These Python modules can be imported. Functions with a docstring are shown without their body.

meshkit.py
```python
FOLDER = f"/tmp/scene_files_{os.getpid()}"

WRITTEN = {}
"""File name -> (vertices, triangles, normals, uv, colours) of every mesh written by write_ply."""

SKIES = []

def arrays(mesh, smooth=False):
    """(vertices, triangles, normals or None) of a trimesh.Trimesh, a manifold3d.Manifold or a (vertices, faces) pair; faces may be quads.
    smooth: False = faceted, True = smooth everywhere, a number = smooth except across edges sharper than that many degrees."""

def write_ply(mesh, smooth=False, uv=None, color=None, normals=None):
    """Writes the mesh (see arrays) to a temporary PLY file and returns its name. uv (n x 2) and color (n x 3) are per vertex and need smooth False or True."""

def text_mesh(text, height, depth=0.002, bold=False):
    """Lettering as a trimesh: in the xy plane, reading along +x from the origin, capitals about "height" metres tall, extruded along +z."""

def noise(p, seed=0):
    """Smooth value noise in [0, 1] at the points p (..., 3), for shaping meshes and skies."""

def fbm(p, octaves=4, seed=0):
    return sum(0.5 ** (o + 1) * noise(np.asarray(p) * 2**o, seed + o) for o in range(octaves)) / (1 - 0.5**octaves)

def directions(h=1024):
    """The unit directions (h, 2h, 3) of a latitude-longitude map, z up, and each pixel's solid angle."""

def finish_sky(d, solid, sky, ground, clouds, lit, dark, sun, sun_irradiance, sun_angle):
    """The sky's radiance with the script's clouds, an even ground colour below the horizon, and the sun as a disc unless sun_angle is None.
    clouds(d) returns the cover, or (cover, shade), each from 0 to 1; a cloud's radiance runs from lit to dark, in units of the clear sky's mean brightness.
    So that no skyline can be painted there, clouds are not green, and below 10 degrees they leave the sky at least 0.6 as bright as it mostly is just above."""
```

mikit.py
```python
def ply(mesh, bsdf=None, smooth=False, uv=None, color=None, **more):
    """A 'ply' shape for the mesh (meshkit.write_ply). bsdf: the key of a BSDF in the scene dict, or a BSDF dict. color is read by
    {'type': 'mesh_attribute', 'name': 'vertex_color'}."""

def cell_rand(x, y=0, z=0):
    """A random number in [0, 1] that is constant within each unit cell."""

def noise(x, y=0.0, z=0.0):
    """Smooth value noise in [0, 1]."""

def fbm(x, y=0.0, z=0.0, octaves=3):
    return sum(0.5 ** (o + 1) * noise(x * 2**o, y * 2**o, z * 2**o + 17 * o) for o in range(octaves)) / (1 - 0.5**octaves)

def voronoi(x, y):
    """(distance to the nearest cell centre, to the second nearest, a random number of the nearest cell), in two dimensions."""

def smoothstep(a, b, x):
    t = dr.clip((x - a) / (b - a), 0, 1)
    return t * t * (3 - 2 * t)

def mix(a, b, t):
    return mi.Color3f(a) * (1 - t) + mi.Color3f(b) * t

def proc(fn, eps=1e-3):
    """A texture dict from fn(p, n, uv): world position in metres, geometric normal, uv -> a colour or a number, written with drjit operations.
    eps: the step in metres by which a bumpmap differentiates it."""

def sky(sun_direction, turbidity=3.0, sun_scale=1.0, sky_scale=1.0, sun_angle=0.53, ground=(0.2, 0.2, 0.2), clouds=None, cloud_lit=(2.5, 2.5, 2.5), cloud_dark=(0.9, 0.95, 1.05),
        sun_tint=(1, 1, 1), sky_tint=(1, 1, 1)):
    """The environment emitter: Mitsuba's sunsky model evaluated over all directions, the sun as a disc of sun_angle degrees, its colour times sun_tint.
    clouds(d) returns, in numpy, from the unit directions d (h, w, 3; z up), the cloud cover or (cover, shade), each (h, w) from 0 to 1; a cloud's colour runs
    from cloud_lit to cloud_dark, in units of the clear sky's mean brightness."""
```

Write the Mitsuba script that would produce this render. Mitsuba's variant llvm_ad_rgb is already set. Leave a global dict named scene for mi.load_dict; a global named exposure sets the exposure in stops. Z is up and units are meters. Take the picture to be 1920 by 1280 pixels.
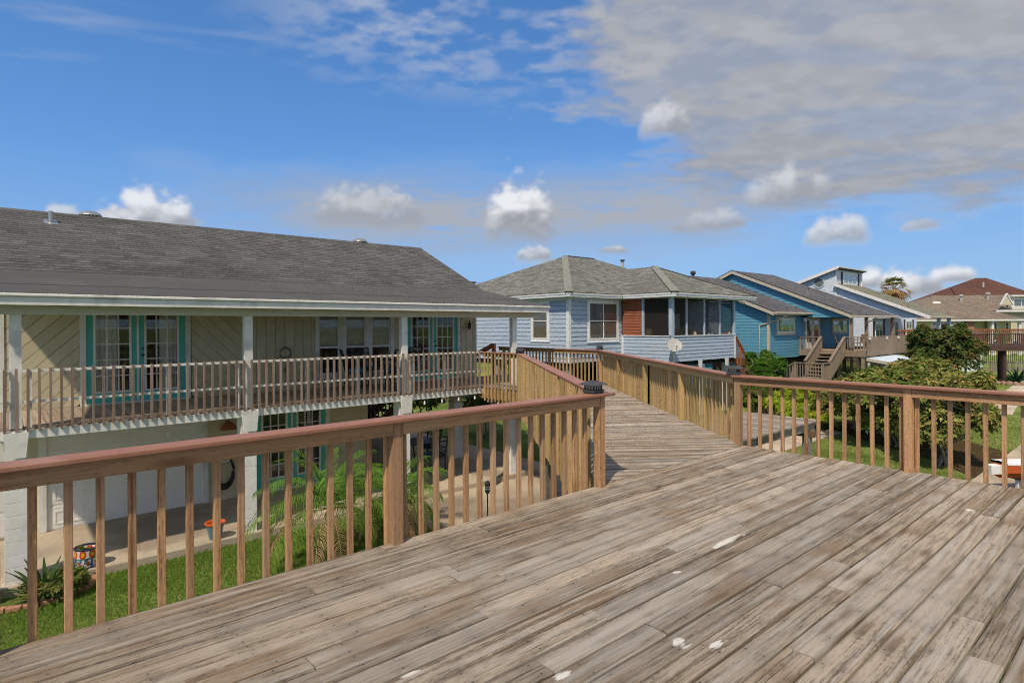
import math, random
import numpy as np
import trimesh
import drjit as dr
import mitsuba as mi
import mikit, meshkit
from mikit import proc, noise, fbm, voronoi, cell_rand, smoothstep, mix
from shapely.geometry import Polygon, LineString, box as sbox
from shapely import affinity

T = mi.ScalarTransform4f
scene, labels = {}, {}
rng = random.Random(11)

# ------------------------------------------------------------------ camera, sky, exposure
# x runs along the street-side houses, y towards them, z up; the deck's top is z = 0, the lawn about -2.55
FW = np.array([0.656059, 0.754710, 0.0])
RT = np.array([0.754710, -0.656059, 0.0])
UP = np.array([0.0, 0.0, 1.0])
EYE = np.array([0.0, 0.0, 1.53])
ROLL = math.radians(0.36)
scene['camera'] = {
    'type': 'perspective', 'fov': 2 * math.degrees(math.atan(960 / 1105)), 'fov_axis': 'x',
    'near_clip': 0.05, 'far_clip': 6000.0, 'principal_point_offset_y': 28 / 1280,
    'to_world': T().look_at(origin=EYE.tolist(), target=(EYE + FW).tolist(), up=(UP * math.cos(ROLL) + RT * math.sin(ROLL)).tolist())}
exposure = 2.78
SUN = (-0.62, -0.34, 0.87)


def nsm(a, b, x):
    t = np.clip((x - a) / (b - a), 0, 1)
    return t * t * (3 - 2 * t)


CUMULUS = [  # azimuth, elevation of the base, half width, height (degrees), brightness
    (-31.6, 8.0, 4.2, 3.6, .9), (-13.4, 9.6, 5.6, 4.0, .52), (0.8, 8.8, 3.7, 5.6, 1.), (2.2, 6.4, 1.9, 1.7, .8), (9.7, 7.0, 1.6, .8, .8),
    (14.6, 17.4, 2.6, 2.6, .62), (25.2, 10.6, 4.2, 3.0, .58), (18.5, 8.8, 3.6, 1.7, .5), (28.9, 7.0, 2.8, 2.3, .7), (34.7, 7.5, 1.4, 1.0, .5),
    (-37.2, 8.2, 1.4, 1.5, .6), (31.2, 3.0, 2.4, 1.6, 1.), (34.0, 2.2, 2.6, 2.4, .95), (36.8, 3.3, 1.8, 1.2, .9), (27.0, 2.6, 2.2, 1.4, .8),
    (-52.0, 7.0, 5.0, 4.0, .8), (52.0, 6.0, 5.0, 3.0, .8), (78.0, 7.0, 6.0, 4.0, .8), (-80.0, 8.0, 6.0, 4.0, .8), (130.0, 7.0, 7.0, 4.0, .8), (-140.0, 8.0, 7.0, 5.0, .8)]


def clouds(d):
    az = np.degrees(np.arctan2(d @ RT, d @ FW))
    el = np.degrees(np.arcsin(np.clip(d[..., 2], -1, 1)))
    z = np.maximum(d[..., 2], 0.02) + 0.12
    flat = np.stack([(d @ RT) / z, (d @ FW) / z, 0 * z], -1)
    n1 = meshkit.fbm(flat * 2.2, 5, 3)
    n2 = meshkit.fbm(flat * np.array([5.0, 9.0, 1]), 4, 9)
    n3 = meshkit.fbm(flat * np.array([14.0, 20.0, 1]), 4, 21)
    lo = meshkit.fbm(flat * np.array([.9, 2.2, 1]), 3, 31)
    left = 6.0 + np.clip(29 - el, -14, 13.5) * 0.62 + np.maximum(0, el - 45) * .6
    base = np.interp(az, [8, 13, 25, 41, 70], [16.5, 14.6, 9.9, 8.9, 8.0])
    sheet = nsm(-3.5, 6.5, az - left + (n1 - .5) * 24 + (n3 - .5) * 12) * nsm(-1.6, 2.6, el - base + (n1 - .5) * 5 + (n2 - .5) * 3)
    behind = nsm(52, 80, np.abs(az)) + nsm(46, 62, el)
    broken = np.clip(behind, 0, 1) * nsm(.36, .60, n1 * .65 + n2 * .35) * nsm(2, 9, el)
    sheet = np.maximum(sheet, .92 * broken)
    sheet *= .80 + .2 * nsm(.35, .6, n2)
    shade = .725 + .06 * nsm(.36, .68, lo) - .06 * nsm(.40, .70, .6 * n2 + .4 * n1) - .07 * (nsm(.35, .68, n3) - .5)
    # thin layer low over the houses
    band = np.exp(-((el - 10.6 - 2.6 * (n1 - .5)) / 3.0) ** 2) * nsm(-34, -12, az + 14 * (n1 - .5)) * nsm(28, 17, az) * nsm(.16, .56, n2 * .4 + n1 * .3 + n3 * .3) * .95
    # mottled high cloud and wisps
    mott = nsm(21, 29, el + (n1 - .5) * 8) * nsm(.46, .70, n3 * .55 + n1 * .45) * nsm(-30, -10, az) * nsm(100, 60, np.abs(az)) * .55
    streak = meshkit.fbm(np.stack([flat[..., 0] * 1.3 + flat[..., 1] * 2.2, flat[..., 1] * 12 - flat[..., 0] * 4.5, 0 * z], -1), 4, 77)
    wisp = nsm(.60, .80, streak) * nsm(12, 22, el) * nsm(0, -14, az) * nsm(.42, .62, lo) * .26
    cover = 1 - (1 - sheet) * (1 - band) * (1 - mott) * (1 - wisp)
    shade = shade * nsm(0, .5, sheet) + (.67 * nsm(0, .3, band) + .35 * (1 - nsm(0, .3, band))) * (1 - nsm(0, .5, sheet))
    for i, (a, e, w, h, b) in enumerate(CUMULUS):
        da, de = (az - a) / w, (el - e) / h
        if not np.any((np.abs(da) < 2) & (np.abs(de) < 3)):
            continue
        pts = np.stack([(az - a) * 1.1 + 40 * i, (el - e) * 1.5, 0 * az + i * 7.3], -1)
        bump = meshkit.fbm(pts * .75, 5, 50 + i)
        top = np.sqrt(np.clip(1 - da ** 2, 0, 1)) * (.55 + .75 * bump)
        body = nsm(-.16, .34, top - de + (bump - .5) * .55) * nsm(-.30, .22, de + (bump - .5) * .35) * nsm(1.12, .7, np.abs(da) + (bump - .5) * .6) * nsm(1.45, 1.05, de)
        body *= .5 + .5 * b
        lit = nsm(.05, .85, de + .9 * (bump - .5) - .18 * da) * b
        shade = shade * (1 - body) + body * np.clip(.80 - .95 * lit, 0, 1)
        cover = 1 - (1 - cover) * (1 - body)
    haze = nsm(17, 1, el) * .36
    shade = np.where(cover < .02, .80, shade * cover / np.maximum(cover + haze * (1 - cover), 1e-6) + .80 * haze * (1 - cover) / np.maximum(cover + haze * (1 - cover), 1e-6))
    cover = cover + haze * (1 - cover)
    return cover, shade


scene['sky'] = mikit.sky(SUN, turbidity=3.0, sun_scale=.35, sun_angle=1.6, sun_tint=(.99, 1.0, 1.0), clouds=clouds, cloud_lit=(2.55, 2.62, 2.74), cloud_dark=(.67, .72, .85), sky_tint=(.325, .475, .60))

# ------------------------------------------------------------------ geometry helpers


class Bag:
    """Triangles with uv; every piece gets its own uv row, which the wood and shingle materials read as its number."""

    def __init__(self):
        self.t, self.uv = [], []

    def add(self, tri, frame=None, number=None):
        tri = np.asarray(tri, float)
        n = np.cross(tri[:, 1] - tri[:, 0], tri[:, 2] - tri[:, 0])
        ok = np.linalg.norm(n, axis=1) > 1e-12
        tri, n = tri[ok], np.abs(n[ok])
        if len(tri) >= 8 and np.einsum('ij,ij->i', tri[:, 0] - tri[0, 0], np.cross(tri[:, 1] - tri[0, 0], tri[:, 2] - tri[0, 0])).sum() < 0:
            tri = tri[:, ::-1]
        k = n.argmax(1)
        u = np.where((k == 0)[:, None], tri[:, :, 2], tri[:, :, 0])
        v = np.where((k == 1)[:, None], tri[:, :, 2], tri[:, :, 1])
        number = rng.randrange(220) if number is None else number
        self.uv.append(np.stack([u + 0.37 * (k == 0)[:, None], number + .5 + np.clip(v, -.49, .49)], -1).reshape(-1, 2))
        if frame is not None:
            o, ex, ey, ez = frame
            tri = tri @ np.array([ex, ey, ez]) + o
        self.t.append(tri.reshape(-1, 3))
        return self

    def mesh(self):
        v = np.concatenate(self.t)
        return (v, np.arange(len(v)).reshape(-1, 3)), np.concatenate(self.uv)


def unit(v):
    v = np.asarray(v, float)
    return v / np.linalg.norm(v)


def free(key):
    if key not in scene and key not in labels:
        return key
    i = 1
    while f'{key}_{i:03d}' in scene or f'{key}_{i:03d}' in labels:
        i += 1
    return f'{key}_{i:03d}'


_next = {}


def fresh(key):
    """The next free number of a key, without a search each time."""
    i = _next.get(key, 0)
    _next[key] = i + 1
    return key if i == 0 else f'{key}_{i:03d}'


def thing(name, label, category, group=None):
    key = fresh(name)
    labels[key] = {'label': label, 'category': category}
    if group:
        labels[key]['group'] = group
    return key


def put(key, shape, mat, smooth=False, color=None, stuff=False, label=None):
    """One entry of the scene. shape: a Bag, a trimesh or (v, f)."""
    key = fresh(key)
    if isinstance(shape, Bag):
        m, uv = shape.mesh()
        scene[key] = mikit.ply(m, mat, uv=uv)
    else:
        scene[key] = mikit.ply(shape, mat, smooth=smooth, color=color)
    if stuff:
        labels.setdefault(key, {})['kind'] = 'stuff'
    if label:
        labels.setdefault(key, {})['label'] = label
    return key


def structure(name, shape, mat, **kw):
    key = put(name, shape, mat, **kw)
    labels.setdefault(key, {})['kind'] = 'structure'
    return key


def ring_prism(prof, length):
    """Profile (across, up) swept along local x, centred."""
    p = np.asarray(prof, float)
    n = len(p)
    a = np.c_[np.full(n, -length / 2), p]
    b = np.c_[np.full(n, length / 2), p]
    out = []
    for i in range(n):
        j = (i + 1) % n
        out += [[a[i], a[j], b[j]], [a[i], b[j], b[i]]]
    for i in range(1, n - 1):
        out += [[a[0], a[i + 1], a[i]], [b[0], b[i], b[i + 1]]]
    return np.array(out)[:, ::-1]


def rect_prof(w, h, c=0.0):
    x, y = w / 2, h / 2
    if c <= 0:
        return [(-x, -y), (-x, y), (x, y), (x, -y)]
    return [(-x, -y + c), (-x, y - c), (-x + c, y), (x - c, y), (x, y - c), (x, -y + c), (x - c, -y), (-x + c, -y)]


def bar(p0, p1, w, h, up=(0, 0, 1), c=0.0, bag=None, number=None):
    """A beam from p0 to p1, w across, h along 'up'."""
    p0, p1 = np.asarray(p0, float), np.asarray(p1, float)
    d = p1 - p0
    ln = np.linalg.norm(d)
    ex = d / ln
    ey = unit(np.cross(up, ex))
    ez = np.cross(ex, ey)
    return (bag or Bag()).add(ring_prism(rect_prof(w, h, c), ln), ((p0 + p1) / 2, ex, ey, ez), number)


def block(x0, x1, y0, y1, z0, z1, bag=None, c=0.0, number=None):
    """An axis-aligned box, its long way first."""
    s = np.array([x1 - x0, y1 - y0, z1 - z0])
    o = np.array([x0 + x1, y0 + y1, z0 + z1]) / 2
    k = int(np.argmax(s))
    e = np.eye(3)
    fr = {0: (o, e[0], e[1], e[2]), 1: (o, e[1], -e[0], e[2]), 2: (o, e[2], e[0], e[1])}[k]
    dims = {0: (s[1], s[2]), 1: (s[0], s[2]), 2: (s[0], s[1])}[k]
    return (bag or Bag()).add(ring_prism(rect_prof(*dims, c), s[k]), fr, number)


def slab(poly, z0, z1, frame=None, bag=None, number=None):
    """A shapely polygon (holes allowed) extruded from z0 to z1 in the frame."""
    bag = bag or Bag()
    number = rng.randrange(220) if number is None else number
    for g in getattr(poly, 'geoms', [poly]):
        if g.geom_type == 'Polygon' and g.area > 1e-5:
            m = trimesh.creation.extrude_polygon(g, z1 - z0, engine='earcut')
            m.apply_translation([0, 0, z0])
            bag.add(m.triangles, frame, number)
    return bag


def sheet3(pts, thick=0.0, bag=None, number=None):
    """A planar polygon given by its corners in order, optionally thick (downwards along its normal)."""
    p = np.asarray(pts, float)
    bag = bag or Bag()
    n = unit(np.cross(p[1] - p[0], p[2] - p[0]))
    ex = unit(p[1] - p[0])
    ey = np.cross(n, ex)
    loc = np.c_[(p - p[0]) @ ex, (p - p[0]) @ ey]
    pg = Polygon(loc)
    return slab(pg, -max(thick, .004), 0, (p[0], ex, ey, n), bag, number)


def tube(points, r, sides=8, closed=False):
    p = np.asarray(points, float)
    n = len(p)
    t = (np.roll(p, -1, 0) - np.roll(p, 1, 0)) if closed else np.gradient(p, axis=0)
    t /= np.linalg.norm(t, axis=1, keepdims=True) + 1e-12
    ref = np.array([0, 0, 1.0]) if abs(t[:, 2]).mean() < .8 else np.array([1.0, 0, 0])
    a = np.cross(t, ref)
    a /= np.linalg.norm(a, axis=1, keepdims=True) + 1e-9
    b = np.cross(t, a)
    ang = np.arange(sides) * 2 * np.pi / sides
    rr = np.broadcast_to(r, (n,))
    v = p[:, None] + rr[:, None, None] * (np.cos(ang)[None, :, None] * a[:, None] + np.sin(ang)[None, :, None] * b[:, None])
    v = v.reshape(-1, 3)
    f = []
    for i in range(n if closed else n - 1):
        k = (i + 1) % n
        for j in range(sides):
            q = (j + 1) % sides
            f += [[i * sides + j, k * sides + j, k * sides + q], [i * sides + j, k * sides + q, i * sides + q]]
    if not closed:
        for j in range(1, sides - 1):
            f += [[0, j, j + 1], [(n - 1) * sides, (n - 1) * sides + j + 1, (n - 1) * sides + j]]
    m = trimesh.Trimesh(v, f, process=False)
    if m.volume < 0:
        m.invert()
    return m


def lathe(profile, sides=28, at=(0, 0, 0)):
    m = trimesh.creation.revolve(np.asarray(profile, float), sections=sides)
    if m.volume < 0:
        m.invert()
    m.apply_translation(at)
    return m


def circle(c, r, ex, ey, n=24):
    a = np.arange(n) * 2 * np.pi / n
    return np.asarray(c, float) + r * (np.cos(a)[:, None] * np.asarray(ex, float) + np.sin(a)[:, None] * np.asarray(ey, float))


def join(ms):
    return trimesh.util.concatenate(ms)


# ------------------------------------------------------------------ materials
SPLATS = [(3.87, 2.16, .21, .035), (2.48, 1.63, .05, .05), (2.58, 1.5, .06, .05), (1.86, 1.83, .06, .03), (1.36, 2.28, .05, .03), (3.18, 2.1, .05, .02), (6.02, 1.19, .05, .05), (6.58, 5.92, .11, .05)]


def wood(base, dark, grey, var=.3, greyness=.5, knots=.5, splats=False, scale=1.0, moss=None):
    def fn(p, n, uv):
        i = dr.floor(uv.y)
        y = (uv.y - i - .5) * scale
        r1, r2, r3 = cell_rand(i, 3), cell_rand(i, 11), cell_rand(i, 29)
        x = uv.x * scale + r1 * 83
        warp = noise(x * .55, y * 4 + r2 * 40, i)
        q = y * 62 + warp * (2.0 + 5.0 * r3) + noise(x * 3, y * 40, i) * .5
        g = .28 * noise(q, x * .35, i) + .30 * noise(q * 2.7, x * 1.1, i + .5) + .24 * noise(x * 7, y * 280, i) + .18 * noise(x * 38, y * 170, i)
        col = mix(dark, base, smoothstep(.27, .60, g))
        col = mix(col, grey, smoothstep(.40, .72, fbm(x * .7, y * 6, i)) * greyness)
        col = col * (1 - var * .5 + var * r3)
        kd, k2, kr = voronoi(x * 1.15, y * 5.5 + r2 * 30)
        ring = smoothstep(.22, .03, kd) * dr.select(kr > 1 - knots, 1.0, 0.0)
        col = mix(col, mi.Color3f(dark) * mi.Color3f(.75, .55, .40), ring * .6)
        crack = smoothstep(.83, .93, noise(x * .55, y * 75, i * 1.7)) * smoothstep(.35, .6, noise(x * .5, i))
        col = col * (1 - .55 * crack)
        if moss is not None:
            col = mix(col, moss, smoothstep(.5, .75, fbm(x * .5, y * 3, i + 7)) * .45)
        if splats:
            ye = dr.abs(y)
            col = col * (1 - .62 * smoothstep(.054, .0665, ye + .004 * noise(x * 6, i, 1.0)))
            jx = x * 2.5
            nx = (jx - dr.floor(jx) - .5) / 2.5
            nd = dr.sqrt(dr.square(nx + .012 * (r3 - .5)) + dr.square(ye - .043))
            col = col * (1 - .75 * smoothstep(.0075, .004, nd)) * (1 - .22 * smoothstep(.05, .0, dr.sqrt(dr.square(nx * .4) + dr.square(ye - .043))))
            col = mix(col, (.20, .135, .08), smoothstep(.55, .72, fbm(x * 1.7, y * 9, i + 3, 4)) * .5)
            col = mix(col, (.44, .42, .39), smoothstep(.56, .74, fbm(x * 1.3 + 30, y * 24, i + 9, 4)) * .42)
            for sx, sy, lx, ly in SPLATS:
                dx, dy = p.x - sx, p.y - sy
                dd = dr.sqrt(dr.square(dx / lx) + dr.square(dy / ly)) + (fbm(p.x * 8, p.y * 60) - .5) * 1.7
                col = mix(col, mi.Color3f(.66, .65, .60), smoothstep(.85, .5, dd) * (.7 + .3 * smoothstep(.3, .55, noise(p.x * 16, p.y * 120))) * .95)
        return col
    return fn


def wood_bump(p, n, uv):
    i = dr.floor(uv.y)
    y = uv.y - i - .5
    x = uv.x + cell_rand(i, 3) * 83
    q = y * 62 + noise(x * .55, y * 4 + cell_rand(i, 11) * 40, i) * (2.0 + 5.0 * cell_rand(i, 29))
    return .5 * noise(q * 2.2, x * .5, i) + .5 * noise(x * 7, y * 260, i)


def mat(name, colour, rough=.8, spec=.25, bump=None, bump_scale=.002, two=False, **kw):
    b = {'type': 'principled', 'base_color': proc(colour) if callable(colour) else (colour if isinstance(colour, dict) else {'type': 'rgb', 'value': list(colour)}),
         'roughness': rough, 'specular': spec, **kw}
    if bump is not None:
        b = {'type': 'bumpmap', 'arbitrary': proc(bump, 2e-3), 'scale': bump_scale, 'bsdf': b}
    if two:
        b = {'type': 'twosided', 'bsdf': b}
    scene[name] = b
    return name


def weathered(base, dirt=(.30, .28, .24), amount=.25, freq=1.6, streak=.0):
    def fn(p, n, uv):
        a = fbm(p.x * freq + p.y * .7, p.y * freq, p.z * freq * 1.3, 4)
        c = mix(base, dirt, smoothstep(.50, .78, a) * amount)
        b = fbm(p.x * 17, p.y * 17, p.z * 9)
        c = c * (.92 + .16 * b)
        if streak > 0:
            s = noise(p.x * 9 + p.y * 9, p.z * .6)
            c = c * (1 - streak * smoothstep(.55, .9, s))
        return c
    return fn


def siding(base, var=.08, dirt=(.35, .36, .36), amount=.2):
    def fn(p, n, uv):
        i = dr.floor(uv.y)
        c = mi.Color3f(base) * (1 - var * .5 + var * cell_rand(i, 5))
        c = mix(c, dirt, smoothstep(.52, .8, fbm(p.x * 1.4 + p.y * 1.4, p.z * 3.5, 2.0, 4)) * amount)
        return c * (.94 + .12 * noise(uv.x * 5, uv.y * 60))
    return fn


def shingle(a, b, stain, var=.45):
    def fn(p, n, uv):
        i = dr.floor(uv.y)
        r = cell_rand(i, 7)
        c = mix(a, b, r) * (1 - var * .5 + var * cell_rand(i, 13))
        c = c * (.8 + .4 * noise(p.x * 60, p.y * 60, p.z * 60))
        return mix(c, stain, smoothstep(.52, .75, fbm(p.x * .55, p.y * .55, p.z * .3, 4)) * .45)
    return fn


def far_shingle(a, b, pitch=.15):
    """Courses and tabs of a roof too far off to tell them apart (slope along y or x, seen by height)."""
    def fn(p, n, uv):
        row = dr.floor(p.z / pitch * 2.3)
        along = dr.select(dr.abs(n.x) > dr.abs(n.y), p.y, p.x)
        tab = dr.floor(along * 2.6 + cell_rand(row, 3))
        r = cell_rand(row, tab, 4)
        c = mix(a, b, r) * (.86 + .28 * noise(p.x * 25, p.y * 25, p.z * 25))
        return c * (.8 + .4 * fbm(p.x * .4, p.y * .4, p.z, 3))
    return fn


def concrete_fn(p, n, uv):
    a = fbm(p.x * .9, p.y * .9, p.z, 5)
    c = mix((.42, .36, .28), (.30, .26, .21), smoothstep(.35, .7, a))
    c = mix(c, (.18, .15, .12), smoothstep(.62, .8, fbm(p.x * .5 + 9, p.y * .8, 3.0, 4)) * .6)
    return c * (.85 + .3 * noise(p.x * 55, p.y * 55, p.z * 55))


def lawn_fn(p, n, uv):
    a = fbm(p.x * .8, p.y * .8, 1.0, 4)
    b = noise(p.x * 30, p.y * 30, 2.0)
    c = mix((.085, .125, .03), (.15, .19, .055), smoothstep(.3, .7, a))
    c = mix(c, (.23, .22, .09), smoothstep(.58, .8, fbm(p.x * .35 + 5, p.y * .35, 4.0, 4)) * .5)
    return c * (.65 + .7 * b)


def talavera(p, n, uv):
    """Hand-painted pot: rings of flowers in red, yellow, blue and white."""
    cx, cy = 1.07, 12.02
    ang = dr.atan2(p.y - cy, p.x - cx)
    h = (p.z + 2.4) / .33
    k = ang * 8 / (2 * math.pi)
    u = k - dr.floor(k) - .5
    c = mi.Color3f(.75, .76, .74)
    scroll = fbm(ang * 5, h * 9, 1.0)
    c = dr.select(scroll > .52, mi.Color3f(.05, .12, .32), c)
    d1 = dr.sqrt(dr.square(u * 1.3) + dr.square((h - .74) * 2.2))
    c = dr.select((h > .56) & (h < .92), dr.select(d1 < .22, mi.Color3f(.72, .48, .03), dr.select(d1 < .48, mi.Color3f(.60, .07, .02), mi.Color3f(.70, .70, .66))), c)
    c = dr.select((h > .5) & (h < .56), mi.Color3f(.02, .16, .10), c)
    d2 = dr.sqrt(dr.square((dr.abs(u) - .5) * 1.4) + dr.square((h - .30) * 2.3))
    c = dr.select((h < .48) & (d2 < .26), mi.Color3f(.45, .10, .02), c)
    c = dr.select(h > .93, mi.Color3f(.03, .035, .06), c)
    c = dr.select(h < .05, mi.Color3f(.04, .07, .2), c)
    return c


mat('mat_deck', wood((.345, .293, .232), (.122, .096, .073), (.33, .305, .272), .5, .5, .55, True), .78, .3, wood_bump, .0016)
mat('mat_rail', wood((.45, .268, .142), (.19, .098, .047), (.39, .268, .17), .42, .5, .45), .75, .3)
mat('mat_fence', wood((.52, .345, .165), (.25, .15, .068), (.44, .32, .20), .38, .4, .35, moss=(.30, .24, .08)), .75, .3)
mat('mat_cap', weathered((.285, .137, .092), (.335, .19, .14), .6, 3.0), .5, .4)
mat('mat_joist', wood((.20, .13, .085), (.09, .055, .035), (.18, .15, .12), .3, .5, .3), .85, .2)
mat('mat_greywood', wood((.25, .215, .185), (.11, .09, .075), (.30, .285, .265), .35, .7, .3), .85, .2)
mat('mat_picket', wood((.27, .195, .155), (.14, .095, .075), (.31, .25, .215), .35, .5, .1), .8, .25)
mat('mat_balcony', wood((.32, .25, .195), (.17, .125, .095), (.32, .28, .24), .4, .5, .2), .85, .2)
mat('mat_white', weathered((.74, .74, .72), (.40, .39, .35), .5, 2.2, .10), .55, .4)
mat('mat_white_block', weathered((.76, .77, .77), (.50, .50, .48), .4, 1.4), .7, .3)
mat('mat_groove_shade', (.14, .115, .075), .9)  # dark khaki backing: shade of the plank grooves put into its colour
mat('mat_khaki', siding((.57, .52, .365), .08, (.50, .45, .32), .3), .7, .3)
mat('mat_khaki_trim', weathered((.60, .56, .45), (.30, .28, .22), .4, 2.0), .65, .3)
mat('mat_teal', weathered((.07, .46, .42), (.07, .38, .35), .3, 3.0), .4, .5)
mat('mat_shingle', shingle((.084, .086, .089), (.122, .122, .123), (.058, .056, .054), .28), .9, .2)
mat('mat_felt', weathered((.072, .074, .075), (.098, .097, .095), .6, 1.3), .85, .2)
mat('mat_shingle_grey', shingle((.12, .126, .118), (.185, .19, .176), (.12, .122, .112), .4), .9, .2)
mat('mat_hipcap', weathered((.21, .22, .20), (.16, .165, .15), .5, 3.0), .9, .2)
mat('mat_groove_shade_blue', (.10, .125, .16), .9)  # darkened wall blue, painting the shade between the lapped boards
mat('mat_blue', siding((.40, .49, .625), .06, (.50, .54, .62), .3), .6, .35)
mat('mat_blue_trim', weathered((.72, .76, .82), (.52, .56, .60), .4, 2.0), .55, .4)
mat('mat_redwood', siding((.30, .105, .060), .15, (.20, .07, .04), .4), .7, .3)
mat('mat_groove_shade_teal', (.02, .07, .11), .9)  # darkened teal behind the boards, shade of the gaps held in the colour
mat('mat_bluewall', siding((.10, .30, .44), .07, (.12, .32, .43), .3), .6, .35)
mat('mat_beige', weathered((.50, .455, .38), (.38, .34, .28), .4, 2.0), .55, .4)
mat('mat_farroof', far_shingle((.060, .062, .072), (.10, .10, .112)), .9, .2)
mat('mat_farroof_olive', far_shingle((.105, .108, .085), (.16, .16, .13)), .9, .2)
mat('mat_farroof_brown', far_shingle((.155, .125, .10), (.215, .18, .145)), .9, .2)
mat('mat_farroof_red', far_shingle((.10, .05, .04), (.135, .068, .054)), .9, .2)
mat('mat_taupe', wood((.285, .225, .175), (.19, .145, .11), (.30, .25, .21), .2, .4, .05), .8, .25)
mat('mat_palesiding', siding((.60, .68, .77), .06, (.52, .58, .64), .3), .6, .35)
mat('mat_yellow', siding((.72, .66, .36), .05, (.62, .58, .36), .3), .7, .3)
mat('mat_cream', siding((.62, .57, .44), .05, (.55, .5, .4), .3), .7, .3)
mat('mat_concrete', concrete_fn, .9, .2)
mat('mat_lawn', lawn_fn, .95, .1)
mat('mat_talavera', talavera, .25, .5)
mat('mat_brick', siding((.34, .12, .075), .5, (.42, .25, .18), .5), .85, .2)
mat('mat_terracotta_edge', siding((.42, .21, .13), .25, (.34, .2, .14), .4), .85, .2)
mat('mat_black', (.018, .018, .02), .45, .5)
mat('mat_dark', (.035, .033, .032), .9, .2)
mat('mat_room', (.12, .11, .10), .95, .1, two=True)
mat('mat_screen_room', (.17, .145, .12), .9, .1, two=True)
mat('mat_curtain', (.62, .62, .60), .9, .1, two=True)
mat('mat_green_curtain', (.10, .30, .13), .9, .1, two=True)
mat('mat_blind', (.42, .42, .40), .7, .2, two=True)
mat('mat_metal', (.42, .43, .44), .35, .5, metallic=.6)
mat('mat_dish', (.40, .40, .39), .5, .4, two=True)
mat('mat_lamp_grey', weathered((.055, .06, .066), (.085, .085, .085), .5, 12.0), .5, .4)
mat('mat_lamp_glass', (.42, .40, .32), .2, .6)
mat('mat_solar', (.02, .022, .035), .12, .7)
mat('mat_orange', (.55, .11, .025), .5, .4, two=True)
mat('mat_potblue', weathered((.10, .16, .20), (.16, .2, .2), .5, 9.0), .4, .5)
mat('mat_soil', (.055, .035, .022), .95, .1)
mat('mat_cushion', (.03, .16, .30), .9, .1)
mat('mat_wicker', (.27, .19, .11), .85, .2)
mat('mat_trunk', weathered((.20, .15, .10), (.10, .07, .05), .6, 14.0), .9, .1)
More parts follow.
